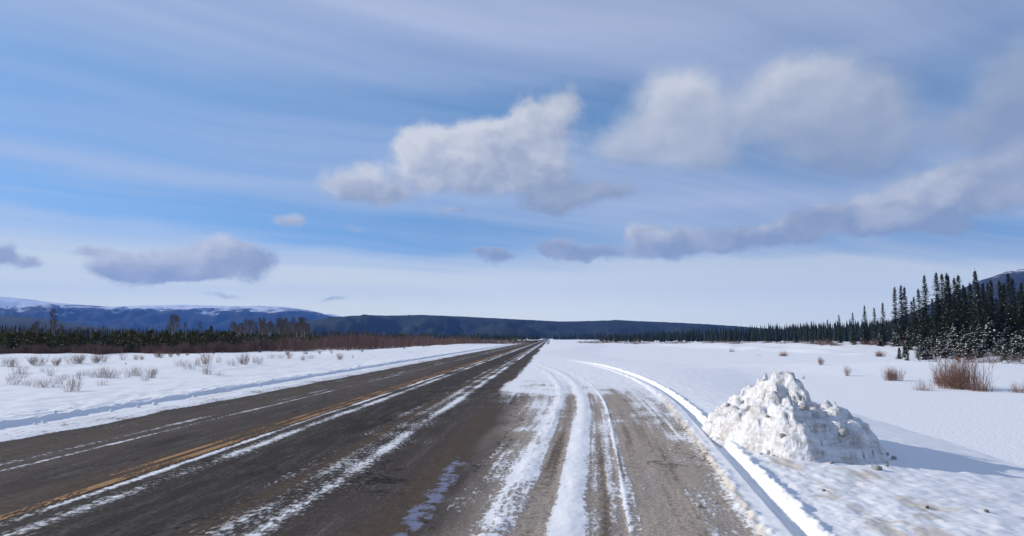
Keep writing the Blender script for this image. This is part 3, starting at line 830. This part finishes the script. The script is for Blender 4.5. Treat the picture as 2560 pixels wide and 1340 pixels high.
for k, (px, py, D, h_) in enumerate(SMALL):
    x, y = at(px, D); me = small_var[k % 4]
    lab = 'small spruce heavy with snow at the foot of the tall spruce stand'
    if h_ <= 1.0: lab = 'knee-high spruce half buried in snow before the stand'
    if h_ >= 4.2: lab = 'half-grown green spruce in front of the tall dark stand'
    plant_tree('young_spruce', [('trunk', me[0]), ('crown', me[1]), ('snow_clumps', me[2])], x, y, h_ / 2.6, k * 2.1, lab, 'spruce', 'young spruces before the stand')

# ---- leafless shrubs on the right verge
big_var = [shrub_mesh(500 + i, 1.0, sp_, n, tw_, .0055, fl) for i, (sp_, n, tw_, fl) in enumerate([(.66, 180, 6, .62), (.55, 110, 5, .55), (.6, 60, 4, .5), (.45, 40, 4, .5)])]
big_me = [(a.mesh('shrub_stems', [M_STEM]), b.mesh('shrub_twigs', [M_REDTWIG])) for a, b in big_var]
BIG = [(2408, 1003, 92, 0, 'large reddish leafless willow bush standing in the snow of the verge'),
       (2440, 972, 58, 1, 'reddish bush close behind the large willow bush on the verge'),
       (2376, 992, 60, 1, 'dense reddish clump beside the large willow bush'),
       (2552, 972, 46, 1, 'orange-brown leafless bush on the snowy verge below the spruces'),
       (2562, 1022, 62, 3, 'sparse grey-brown bush at the verge nearest the ploughed lot'),
       (2355, 936, 40, 1, 'red twiggy bush on the crest of the snow swell'),
       (2398, 918, 12, 2, 'low tuft of bare twigs on top of the snow swell'),
       (2364, 1006, 24, 2, 'low thin twigs poking from the snow left of the large bush'),
       (2462, 1030, 22, 3, 'short row of thin dry twigs sticking out of smooth snow'),
       (2490, 1038, 26, 3, 'thin upright dry twigs at the end of a short row'),
       (2520, 1042, 16, 2, 'tiny dry twigs at the low end of the row'),
       (2300, 945, 44, 1, 'red-brown bush on the open verge towards the road'),
       (2230, 930, 34, 0, 'rounded brown bush far along the verge')]
for px_, py_, h_, v_ in ((2120, 925, 22, 2), (2050, 912, 16, 1), (2180, 958, 18, 3), (1960, 905, 18, 0), (1900, 895, 12, 2), (2010, 940, 12, 3), (2260, 985, 16, 3), (1830, 889, 14, 1), (2085, 893, 14, 1), (2200, 902, 18, 0)):
    BIG.append((px_, py_, h_, v_, 'small leafless bush dotted along the open verge past the added heap'))
for k, (px, py, hpx, vi, lab) in enumerate(BIG):
    x, y = on_ground(px, py); h_ = hpx / F * y * 1.36
    e = thing('willow_bush', lab, 'bush', (x, y, hz(x, y)), k * 1.9, 'leafless bushes on the right verge', h_)
    e.scale = (h_ * .74, h_ * .74, h_)
    obj('stems', big_me[vi][0], e); obj('twigs', big_me[vi][1], e)

# ---- snow-covered low brush under the spruces
lump = Acc(); g = np.random.default_rng(77)
for i in range(190):
    D = g.uniform(50, 92); px = g.uniform(2290, 2680); x, y = at(px, D)
    zb = hz(x, y); s = g.uniform(.15, .5)
    st_, tw = None, None
    for _ in range(26):
        a = g.random() * 6.28; q = s * 2.0
        v, f = tube([(x + g.normal(0, s), y + g.normal(0, s), zb - .05), (x + g.normal(0, s * 1.3), y + g.normal(0, s * 1.3), zb + q * g.uniform(.5, 1.3))], .014, .006, 3); lump.add(v, f, 1)
    nn_ = 8; vs = [(x, y, zb + s * .9)]
    ps = np.linspace(0, 6.283, nn_ + 1)[:-1]
    rr = g.uniform(.7, 1.35, nn_) * s
    vs += [(x + rr[j] * math.cos(ps[j]), y + rr[j] * math.sin(ps[j]), zb + s * g.uniform(.35, .75)) for j in range(nn_)]
    vs += [(x + 1.15 * rr[j] * math.cos(ps[j]), y + 1.15 * rr[j] * math.sin(ps[j]), zb - .1) for j in range(nn_)]
    fs = [(0, 1 + j, 1 + (j + 1) % nn_) for j in range(nn_)] + [(1 + j, 1 + nn_ + j, 1 + nn_ + (j + 1) % nn_) for j in range(nn_)] + [(1 + j, 1 + nn_ + (j + 1) % nn_, 1 + (j + 1) % nn_) for j in range(nn_)]
    lump.add(vs, fs, 0)
tag(obj('snowy_brush', lump.mesh('snowy_brush', [M_SNOW, M_DRYTWIG], False)), 'low brush buried under snow at the foot of the spruces', 'brush', kind='stuff')

# ---- leafless bushes scattered over the left snow field
fld_var = []
for i, (sp_, n, tw_) in enumerate([(.55, 60, 4), (.8, 34, 4), (.5, 26, 3), (1.0, 46, 4), (.42, 44, 5)]):
    a, b = shrub_mesh(600 + i, 1.0, sp_, int(n * .8), tw_, .0062, .75)
    ac = Acc()
    for src, mi in ((a, 0), (b, 1)):
        ac.add(np.concatenate(src.V), np.concatenate(src.F), mi)
    fld_var.append(ac.mesh('field_bush', [M_STEM if i == 0 else M_DRYTWIG, M_REDTWIG if i in (0, 4) else M_DRYTWIG]))
FIELD = [(184, 977, 36, 0), (40, 935, 26, 1), (50, 945, 22, 3), (120, 938, 24, 2), (40, 962, 22, 3), (70, 966, 20, 3), (90, 968, 24, 1), (30, 950, 18, 2), (105, 932, 14, 2), (145, 958, 20, 3), (120, 966, 22, 1), (135, 970, 16, 3), (160, 950, 18, 2), (200, 946, 20, 2), (210, 938, 16, 3),
         (242, 945, 20, 1), (266, 942, 26, 0), (275, 946, 18, 3), (300, 944, 26, 1), (318, 942, 22, 2), (330, 942, 24, 0), (345, 940, 14, 3), (378, 944, 26, 0), (366, 952, 14, 3), (390, 936, 14, 2), (255, 962, 10, 3), (460, 915, 20, 1), (475, 922, 24, 1), (490, 918, 22, 2),
         (520, 912, 30, 0), (505, 918, 22, 1), (546, 908, 20, 2), (523, 937, 20, 0), (548, 938, 12, 3), (612, 912, 38, 4), (590, 914, 22, 1), (632, 908, 20, 2), (653, 912, 24, 2), (700, 896, 12, 3), (680, 895, 14, 3), (727, 895, 16, 0), (757, 900, 12, 0), (778, 896, 12, 3), (720, 888, 14, 4), (762, 888, 14, 4), (800, 886, 10, 4),
         (850, 900, 22, 4), (880, 896, 10, 2), (830, 882, 10, 4), (870, 880, 10, 4), (905, 880, 10, 4), (935, 874, 10, 4), (955, 872, 10, 4),
         (8, 918, 30, 1), (38, 918, 22, 0), (70, 914, 30, 1), (84, 912, 26, 4), (110, 914, 20, 1), (136, 912, 26, 4), (150, 912, 20, 2), (178, 911, 28, 1), (196, 910, 28, 4), (218, 909, 30, 1), (236, 908, 28, 4), (252, 906, 26, 1), (262, 905, 22, 2),
         (300, 900, 24, 2), (340, 900, 14, 0), (355, 900, 14, 4), (390, 894, 22, 4), (405, 894, 20, 4), (425, 892, 18, 4), (445, 890, 16, 4), (470, 888, 12, 4), (495, 886, 12, 4), (535, 884, 10, 4), (555, 884, 10, 4), (585, 882, 10, 4), (612, 880, 8, 4), (640, 879, 8, 4), (1010, 872, 9, 4), (1060, 868, 8, 4), (1110, 864, 7, 4)]
NAMED = {184: ('rounded brown bush alone on the smooth snow near the plough bank', 'bush'), 850: ('rounded grey-brown bush nearest the plough bank far along the road', 'bush'), 523: ('small brown bush by itself in front of the scattered bushes', 'bush'), 612: ('tallest red-brown bush among the field bushes', 'bush')}
for k, (px, py, hpx, vi) in enumerate(FIELD):
    x, y = on_ground(px, py); h_ = max(hpx / F * y, .2) * 1.12
    lab = 'sparse leafless bush scattered on the open snow field'
    if py - (925 - .075 * px) < -4: lab = 'leafless bush growing behind the low snow bank of the field'
    if hpx <= 14: lab = 'tuft of bare twigs barely rising from the snow field'
    if (px, py) in ((184, 977), (850, 900), (523, 937), (612, 912)): lab = NAMED[px][0]
    o = obj('leafless_bush', fld_var[vi], None, (x, y, hz(x, y)), k * 2.3, (h_ * 1.15, h_ * 1.15, h_))
    tag(o, lab, 'bush', 'leafless bushes on the left snow field')
x, y = at(318, 47)
me = small_var[1]
plant_tree('young_spruce', [('trunk', me[0]), ('crown', me[1])], x, y, .17, 0, 'single tiny dark spruce among the bushes of the snow field', 'spruce', None)

# ---- willow thicket: a red-brown mass along the far side of the field
ac = Acc(); g = np.random.default_rng(9)
N = 62000
px = g.uniform(-500, 1345, N)
near = np.interp(px, [-500, 0, 480, 650, 968, 1200, 1345], [72, 78, 92, 98, 118, 175, 260])
depth = np.interp(px, [-500, 0, 480, 600, 700, 800, 968, 1345], [12, 12, 16, 22, 60, 110, 130, 160])
near = near + 9 * fbm(px * .012, px * 0 + 4.2, 4, 405, .6) + 3
D = near + depth * g.random(N) ** 1.25
hh = np.interp(px, [-500, 0, 400, 560, 650, 800, 968, 1345], [.9, .9, 1.15, 1.2, 1.9, 2.4, 2.9, 1.0]) * g.uniform(.45, 1.1, N) * (1 + 1.0 * fbm(px * .03, D * .05, 4, 400, .6))
nr_ = 9000                                     # a thinner belt right of the road
px[-nr_:] = g.uniform(1440, 2260, nr_); D[-nr_:] = np.interp(px[-nr_:], [1440, 1700, 2000, 2260], [300, 235, 175, 120]) + 70 * fbm(px[-nr_:] * .013, px[-nr_:] * 0 + 8, 4, 420, .6) + g.uniform(0, 40, nr_)
hh[-nr_:] = g.uniform(.5, 1.5, nr_) * np.clip(.5 + 2.2 * fbm(px[-nr_:] * .02, D[-nr_:] * .05, 3, 421), .1, 1.6)
x = (px - 1280) / F / 1.005 * D; y = D; zb = np.maximum(height(x, y), -.32) - .05
th = g.uniform(0, 6.283, N); w_ = g.uniform(.012, .03, N); ln = g.normal(0, .22, (N, 2)) * hh[:, None]
b0 = np.stack([x, y, zb], 1); side = np.stack([np.cos(th), np.sin(th), 0 * th], 1) * w_[:, None]
mid = b0 + np.stack([ln[:, 0] * .3, ln[:, 1] * .3, hh * .55], 1); top = b0 + np.stack([ln[:, 0], ln[:, 1], hh], 1)
V = np.stack([b0 - side, b0 + side, mid + side * .9, mid - side * .9, top], 1).reshape(-1, 3); i5 = np.arange(N) * 5
ac.add(V, np.concatenate([np.stack([i5, i5 + 1, i5 + 2], 1), np.stack([i5, i5 + 2, i5 + 3], 1), np.stack([i5 + 3, i5 + 2, i5 + 4], 1)]))
# side twigs
d2 = np.stack([g.normal(0, .5, N), g.normal(0, .5, N), g.uniform(.5, 1.2, N)], 1) * hh[:, None] * .38
V = np.stack([mid - side * .7, mid + side * .7, mid + d2], 1).reshape(-1, 3); i3 = np.arange(N) * 3
ac.add(V, np.stack([i3, i3 + 1, i3 + 2], 1))
tag(obj('willow_thicket', ac.mesh('willow_thicket', [M_WILLOW])), 'red-brown willow thicket edging the far side of the field', 'thicket', kind='stuff')

# ---- young pines behind the willows
def pine_mesh(seed, H, rmax):
    g = np.random.default_rng(seed); ac = Acc()
    v, f = tube([(0, 0, -.1), (0.03, 0, H * .5), (0, 0, H)], .05, .01, 5); ac.add(v, f, 0)
    P0, D_, W_, L_, w2 = [], [], [], [], []
    z = .08 * H
    while z < H:
        t = z / H; rad = rmax * (1 - t) ** .6 * (.7 + .3 * min(1, t / .2)) + .08
        for k in range(8):
            a = g.random() * 6.283; Lb = rad * g.uniform(.5, 1.15); out = np.array([math.cos(a), math.sin(a), 0.])
            for s in (.35, .6, .8, 1.0):
                p = np.array([0, 0, z]) + out * Lb * s + (0, 0, .22 * Lb * s)
                for _ in range(2):
                    dd = out * .6 + g.normal(0, .5, 3) + (0, 0, .45)
                    P0.append(p); D_.append(dd); W_.append(np.cross(dd, g.normal(0, 1, 3))); L_.append(g.uniform(.22, .45)); w2.append(g.uniform(.05, .09))
        z += H * .055
    v, f = blades(np.array(P0), unit(np.array(D_)), unit(np.array(W_)), np.array(L_), np.array(w2)); ac.add(v, f, 1)
    for _ in range(10):
        t = g.uniform(.1, .75); a = g.random() * 6.28; r_ = rmax * (1 - t) ** .6 * .9; s = g.uniform(.09, .2)
        c = np.array([r_ * math.cos(a), r_ * math.sin(a), t * H + .2])
        v = c + s * np.array([(1.3, 0, 0), (0, 1.3, 0), (-1.3, 0, 0), (0, -1.3, 0), (0, 0, .5), (0, 0, -.3)])
        ac.add(v, [(0, 1, 4), (1, 2, 4), (2, 3, 4), (3, 0, 4), (1, 0, 5), (2, 1, 5), (3, 2, 5), (0, 3, 5)], 2)
    return ac.mesh('pine_tree', [M_BARK, M_PINE, M_SNOW])


pines = [pine_mesh(700 + i, 4.0, r_) for i, r_ in enumerate((1.1, .9, 1.3, 1.0))]
g = np.random.default_rng(21)
for k in range(250):
    px = -90 + 890 * ((k * .618034) % 1) if k < 205 else g.uniform(640, 1330)
    D = np.interp(px, [-90, 480, 600, 800, 1000, 1330], [92, 108, 115, 150, 205, 300]) + abs(g.normal(0, 1)) * (34 if px < 600 else 40)
    if k < 100: D = np.interp(px, [-90, 480, 600, 800], [88, 100, 112, 145]) + g.uniform(0, 8)
    x, y = at(px, D)
    yt = (846 - 18 * g.random() ** 1.5 + 8 * float(fbm(np.array([px * .02]), np.array([3.]), 2, 9)[0])) if px < 640 else g.uniform(834, 850)
    h_ = max(1.1, CAMH + (845 - yt) / F * D + .3)
    o = obj('pine_tree', pines[k % 4], None, (x, y, max(hz(x, y), -.32)), k * 1.7, (h_ / 4 * g.uniform(.8, 1.1),) * 2 + (h_ / 4,))
    tag(o, 'young olive-green pine in the row behind the willow thicket' if D < 135 else 'young pine standing farther back among the pines below the aspens', 'pine', 'young pines behind the field')
for k, (px, py, D, h_) in enumerate([(527, 838, 112, 3.9), (632, 843, 118, 1.6), (415, 850, 105, 2.2), (650, 868, 100, 1.2)]):
    x, y = at(px, D); me = small_var[k]
    plant_tree('spruce_tree', [('trunk', me[0]), ('crown', me[1]), ('snow_clumps', me[2])], x, y, h_ / 2.6, k, ['broad dark spruce standing taller than the pines beside it', 'short snow-dusted spruce at the edge of the willow thicket', 'snowy dark spruce tucked among the olive pines', 'little dark spruce in front of the willow thicket'][k], 'spruce', None)

# ---- bare aspens
def aspen_meshes(seed, H, n_br=34, crown=.42):
    g = np.random.default_rng(seed)
    bend = g.normal(0, .018 * H, 2); zs = np.linspace(0, 1, 7)
    P = np.stack([bend[0] * zs ** 2 + .01 * H * np.sin(zs * 6 + seed), bend[1] * zs ** 2, zs * H - .1], 1)
    v, f = tube(P, .011 * H, .003 * H, 6); trunk = mesh_np('aspen_trunk', v, f, [M_PALEBARK], smooth=True)
    ac = Acc()
    for k in range(n_br):
        t = crown + (1 - crown) * (k + g.random()) / n_br; c = np.array([np.interp(t, zs, P[:, i]) for i in range(3)])
        a = g.random() * 6.283; Lb = H * g.uniform(.07, .17) * (1.25 - t) * 1.7
        d = unit(np.array([math.cos(a), math.sin(a), g.uniform(.6, 1.5)]))
        e = c + d * Lb; v, f = tube([c, c + d * Lb * .5 + (0, 0, -.02), e], .010 * H * .3, .006, 3); ac.add(v, f)
        for _ in range(17):
            s = g.uniform(.25, 1); p = c + d * Lb * s
            dd = unit(d + g.normal(0, .55, 3) + (0, 0, .3)); L = H * g.uniform(.035, .085)
            v, f = tube([p, p + dd * L], .024, .009, 3); ac.add(v, f)
    return trunk, ac.mesh('aspen_crown', [M_TWIG])


asp = [aspen_meshes(800 + i, 10.0, n, c) for i, (n, c) in enumerate([(36, .42), (30, .5), (40, .35), (26, .55)])]
ASP = [(423, 790, 200, 'bare aspen'), (429, 786, 205, ''), (437, 789, 198, ''), (444, 792, 208, ''), (464, 806, 215, ''), (499, 804, 212, ''), (130, 776, 165, ''), (135, 800, 170, ''), (86, 806, 175, ''), (92, 804, 172, ''), (80, 812, 170, ''), (150, 808, 178, ''), (197, 815, 185, ''), (226, 818, 190, ''), (257, 815, 188, ''), (243, 822, 188, ''), (60, 815, 180, ''), (30, 818, 180, ''), (112, 812, 190, ''), (310, 824, 200, ''), (345, 826, 205, ''), (15, 822, 178, '')]
g = np.random.default_rng(31)
for k in range(74):
    px = g.uniform(578, 772); lowr = 800 + (8 if px < 610 else 0) + g.uniform(-6, 12)
    ASP.append((px, lowr, g.uniform(205, 285), 'grove'))
for k in range(8):
    ASP.append((g.uniform(780, 980), g.uniform(822, 830), g.uniform(300, 340), 'edge'))
for k, (px, py, D, kind) in enumerate(ASP):
    x, y = at(px, D); d = ray(px, py); h_ = CAMH + d.z / d.y * D + .3
    lab = {'grove': 'bare pale-stemmed aspen in the dense grove above the willow thicket', 'edge': 'thin bare tree standing past the end of the aspen grove'}.get(kind)
    if lab is None:
        lab = 'bare aspen of the small clump rising alone above the pines' if 415 < px < 450 else ('tall bare tree rising highest above the pines' if px == 130 else ('lone slim bare aspen between the small clump and the grove' if px > 450 else 'faint bare tree among the dark conifers beyond the field'))
    plant_tree('aspen_tree', [('trunk', asp[k % 4][0]), ('crown', asp[k % 4][1])], x, y, h_ / 10, k * 2.2, lab, 'tree', 'bare aspens beyond the field')

# ---- far dark conifer wood: one mass along the foot of the hills
ac = Acc(); g = np.random.default_rng(41)
N = 5200
px = g.uniform(-900, 3300, N)
for p in px:
    if p < 600: D = g.uniform(260, 560)
    elif p < 1290: D = g.uniform(380, 900)
    elif p < 1500: D = g.uniform(780, 980)
    else: D = g.uniform(330, 800)
    x, y = at(p, D)
    want = np.interp(p, [-900, 0, 250, 600, 800, 968, 1400, 1600, 2000, 2300, 3300], [806, 812, 818, 820, 824, 828, 835, 828, 806, 792, 785]) + g.normal(0, 3.0)
    h_ = CAMH + (845 - want) / F * D + .3; h_ = max(h_ * g.uniform(.72, 1.0), 2.0)
    r_ = h_ * g.uniform(.11, .18); nl = 5
    for j in range(nl):
        if 1290 < p < 1500 and abs(x - 0.0543 * y + 5) < 9: continue
        z0 = h_ * (.06 + .16 * j); z1 = min(z0 + h_ * .34, h_ * (1 if j == nl - 1 else .99)); rr = r_ * (1 - j / (nl + .3)) * g.uniform(.8, 1.2)
        q = g.random() * 6
        vs = [(x, y, z1)] + [(x + rr * math.cos(q + a) * g.uniform(.7, 1.2), y + rr * math.sin(q + a) * g.uniform(.7, 1.2), z0 - .04 * h_ * g.random()) for a in np.linspace(0, 6.283, 6)[:-1]]
        ac.add(np.array(vs) - (0, 0, .4), [(0, 1 + i, 1 + (i + 1) % 5) for i in range(5)])
tag(obj('conifer_wood', ac.mesh('conifer_wood', [M_DARKWOOD])), 'dark conifer wood massed along the foot of the hills', 'wood', kind='stuff')


# ------------------------------------------------------------------ heap added to cast an unseen vehicle's shadow, a stone, frozen clods
def caster_heap_material():
    m = bpy.data.materials.new('caster_heap_snow'); m.use_nodes = True
    t = NT(m.node_tree); b = t.n['Principled BSDF']; b.inputs['Roughness'].default_value = .85; b.inputs['Specular IOR Level'].default_value = .15
    g = t.node('ShaderNodeTexCoord').outputs['Object']
    n1 = t.noise(g, 2.6, 7, .66); n2 = t.noise(t.v('MULTIPLY', g, (1, 1, 3.2)), 5, 6, .65); n3 = t.noise(g, 38, 4, .7)
    d = t.smooth(t.m('ADD', t.m('MULTIPLY', n1, .5), t.m('MULTIPLY', n2, .5)), .44, .62)
    c = t.mix(t.m('MULTIPLY', d, .75), (.78, .785, .80), (.47, .42, .365))
    c = t.mix(t.m('MULTIPLY', t.smooth(n3, .60, .70), .5), c, (.24, .20, .165))
    t.l.new(c, b.inputs['Base Color'])
    bn = t.node('ShaderNodeBump'); bn.inputs['Distance'].default_value = .05; bn.inputs['Strength'].default_value = .8
    vo = t.node('ShaderNodeTexVoronoi'); t.l.new(t.v('ADD', g, t.v('MULTIPLY', t.noise(g, 3, 4, color=True), (.2, .2, .2))), vo.inputs['Vector']); vo.inputs['Scale'].default_value = 9
    t.l.new(t.m('ADD', t.m('MULTIPLY', vo.outputs['Distance'], .8), t.noise(g, 14, 6, .65)), bn.inputs['Height']); t.l.new(bn.outputs[0], b.inputs['Normal'])
    return m


M_CASTER_HEAP = caster_heap_material()


def heap(name, cx_, cy_, rx, ry, H_, rot, seed, n=110):
    g_ = np.linspace(-1.15, 1.15, n); X, Y = np.meshgrid(g_, g_)
    wob_ = 1 + .20 * fbm(X * 1.3 + 3, Y * 1.3, 3, seed); r_ = (np.abs(X) ** 2.5 + np.abs(Y) ** 3) ** .37 * wob_
    prof = np.clip(1 - r_ ** 2.4, -.06, 1)
    hump = .80 + .26 * np.exp(-((Y + .55) / .35) ** 2) + .05 * np.exp(-((Y - .5) / .3) ** 2)
    Z = H_ * prof * hump * (1 + .5 * fbm(X * 2.2, Y * 3.2, 4, seed + 3, .6)) + (.07 * fbm(X * 6, Y * 6, 3, seed + 6) + .05 * fbm(X * 15, Y * 26, 3, seed + 8, .6)) * (prof > 0)
    Zs = np.floor(Z / .16 + .6 * fbm(X * 3, Y * 5, 3, seed + 12)) * .16
    Z = np.where(prof > .03, Z * .62 + Zs * .38, Z)
    V_ = np.stack([X.ravel() * rx, Y.ravel() * ry, Z.ravel() - .02], 1)
    idx = np.arange(n * n).reshape(n, n)
    keep = (r_[:-1, :-1] < 1.1)
    f_ = np.stack([idx[:-1, :-1], idx[:-1, 1:], idx[1:, 1:], idx[1:, :-1]], -1)[keep]
    return obj(name, mesh_np(name, V_, f_, [M_CASTER_HEAP], smooth=True), None, (cx_, cy_, hz(cx_, cy_) - .03), rot)


CASTER_HEAP = tag(heap('shadow_caster_heap', 4.5, 11.85, 1.1, 2.35, 1.16, R(4), 5), 'added waist-high snow heap standing in for an unseen shadow caster by the turnout', 'shadow caster')  # stands in for the unseen vehicle, placed and shaped for the shadow at right


def block_mesh(seed):
    g_ = np.random.default_rng(seed); v = []
    for zz in (-.45, .45):
        for (qx, qy) in ((-1, -1), (1, -1), (1, 1), (-1, 1)):
            v.append((qx * g_.uniform(.55, 1) * (1 if zz < 0 else .8), qy * g_.uniform(.5, .95) * (1 if zz < 0 else .8), zz * g_.uniform(.7, 1.2)))
    v.append((g_.normal(0, .2), g_.normal(0, .2), .75))
    return mesh_np('caster_heap_block', np.array(v), [(0, 2, 1), (0, 3, 2), (0, 1, 5), (0, 5, 4), (1, 2, 6), (1, 6, 5), (2, 3, 7), (2, 7, 6), (3, 0, 4), (3, 4, 7), (4, 5, 8), (5, 6, 8), (6, 7, 8), (7, 4, 8)], [M_CASTER_HEAP])


BL = [block_mesh(i) for i in range(5)]  # loose blocks dressing the added heap
g = np.random.default_rng(88)
hv = np.empty(len(CASTER_HEAP.data.vertices) * 3, np.float32); CASTER_HEAP.data.vertices.foreach_get('co', hv); hv = hv.reshape(-1, 3)
cand = np.where((hv[:, 2] > .05))[0]
for k in range(10):
    p = hv[g.choice(cand)]; sz = g.uniform(.03, .085)
    o = obj('caster_heap_block', BL[k % 5], CASTER_HEAP, (p[0] * 1.03, p[1] * 1.02, p[2] + sz * .15), 0, sz); o.rotation_euler = (g.normal(0, .4), g.normal(0, .4), g.uniform(0, 6))
for k in range(16):
    a_ = g.uniform(0, 6.283); sz = g.uniform(.02, .065); x_, y_ = 1.22 * math.cos(a_) * g.uniform(.9, 1.1), 2.45 * math.sin(a_) * g.uniform(.95, 1.08)
    wx, wy = 4.5 + x_, 11.85 + y_
    o = obj('caster_heap_block', BL[k % 5], CASTER_HEAP, (x_, y_, hz(wx, wy) - hz(4.5, 11.85) + .03 + sz * .3), 0, sz); o.rotation_euler = (g.normal(0, .3), g.normal(0, .3), g.uniform(0, 6))


def rock(name, x, y, s, mat, seed, label, cat, group=None):
    g_ = np.random.default_rng(seed); vs = []; fs = []
    nl, nc = 6, 9
    for i in range(nl + 1):
        ph = math.pi * i / nl
        for j in range(nc):
            t_ = 2 * math.pi * j / nc; q = 1 + g_.uniform(-.16, .16)
            vs.append((1.15 * math.sin(ph) * math.cos(t_) * q, .9 * math.sin(ph) * math.sin(t_) * q, .75 * math.cos(ph)))
    for i in range(nl):
        for j in range(nc):
            a_, b_ = i * nc + j, i * nc + (j + 1) % nc
            fs.append((a_, a_ + nc, b_ + nc, b_))
    o = obj(name, mesh_np(name, np.array(vs) * s, fs, [mat], smooth=False), None, (x, y, hz(x, y) + s * .5), seed)
    return tag(o, label, cat, group)


M_STONE = simple('pale_stone', (.34, .30, .25), .9, .2, (.5, .46, .4), 20, .004, 60)
M_CLOD = simple('frozen_dirt', (.10, .075, .06), .95, .1, (.22, .18, .15), 30, .004, 80)
x, y = on_ground(1747, 1267); rock('stone', x, y, .032, M_STONE, 2, 'single pale stone lying on the gravelly turnout', 'stone')
x, y = on_ground(1791, 1258); rock('stone', x, y, .016, M_STONE, 4, 'tiny pale pebble beside the larger stone on the turnout', 'stone')
for k, (px, py, s, lab) in enumerate([(2318, 1271, .02, 'dark frozen clod on the crusted snow'), (2466, 1280, .022, 'larger dark frozen clod on the crusted snow away from the tyre track'), (2060, 1228, .018, 'small brown clod in the gritty snow beside the tyre track')]):
    x, y = on_ground(px, py); rock('frozen_clod', x, y, s, M_CLOD, 10 + k, lab, 'clod')
g = np.random.default_rng(61)
for k in range(26):
    v_ = 9.5 + 30 * g.random() ** 1.6; u_ = BERM - g.uniform(.02, .5) if g.random() < .65 else BERM + g.uniform(.02, .25)
    x, y = u_ * ct + v_ * st, -u_ * st + v_ * ct
    rock('snow_lump', x, y, g.uniform(.025, .06), M_SNOW, 40 + k, 'loose lump of snow on or below the plough bank', 'snow lump', 'snow lumps along the plough bank')

# ------------------------------------------------------------------ haze
HZ = bpy.data.materials.new('haze'); HZ.use_nodes = True
t = NT(HZ.node_tree); t.n.clear()
om = t.node('ShaderNodeOutputMaterial'); pvn = t.node('ShaderNodeVolumePrincipled')
pvn.inputs['Color'].default_value = (.14, .36, 1.0, 1); pvn.inputs['Density'].default_value = 6.2e-5; pvn.inputs['Anisotropy'].default_value = 0.0
t.l.new(pvn.outputs[0], om.inputs['Volume'])
x0, x1, y0, y1, z0, z1 = -10500, 10500, -8300, 8500, -6, 600
bv = [(x0, y0, z0), (x1, y0, z0), (x1, y1, z0), (x0, y1, z0), (x0, y0, z1), (x1, y0, z1), (x1, y1, z1), (x0, y1, z1)]
bf = [(0, 3, 2, 1), (4, 5, 6, 7), (0, 1, 5, 4), (1, 2, 6, 5), (2, 3, 7, 6), (3, 0, 4, 7)]
tag(obj('haze', mesh_np('haze', bv, bf, [HZ])), kind='stuff')
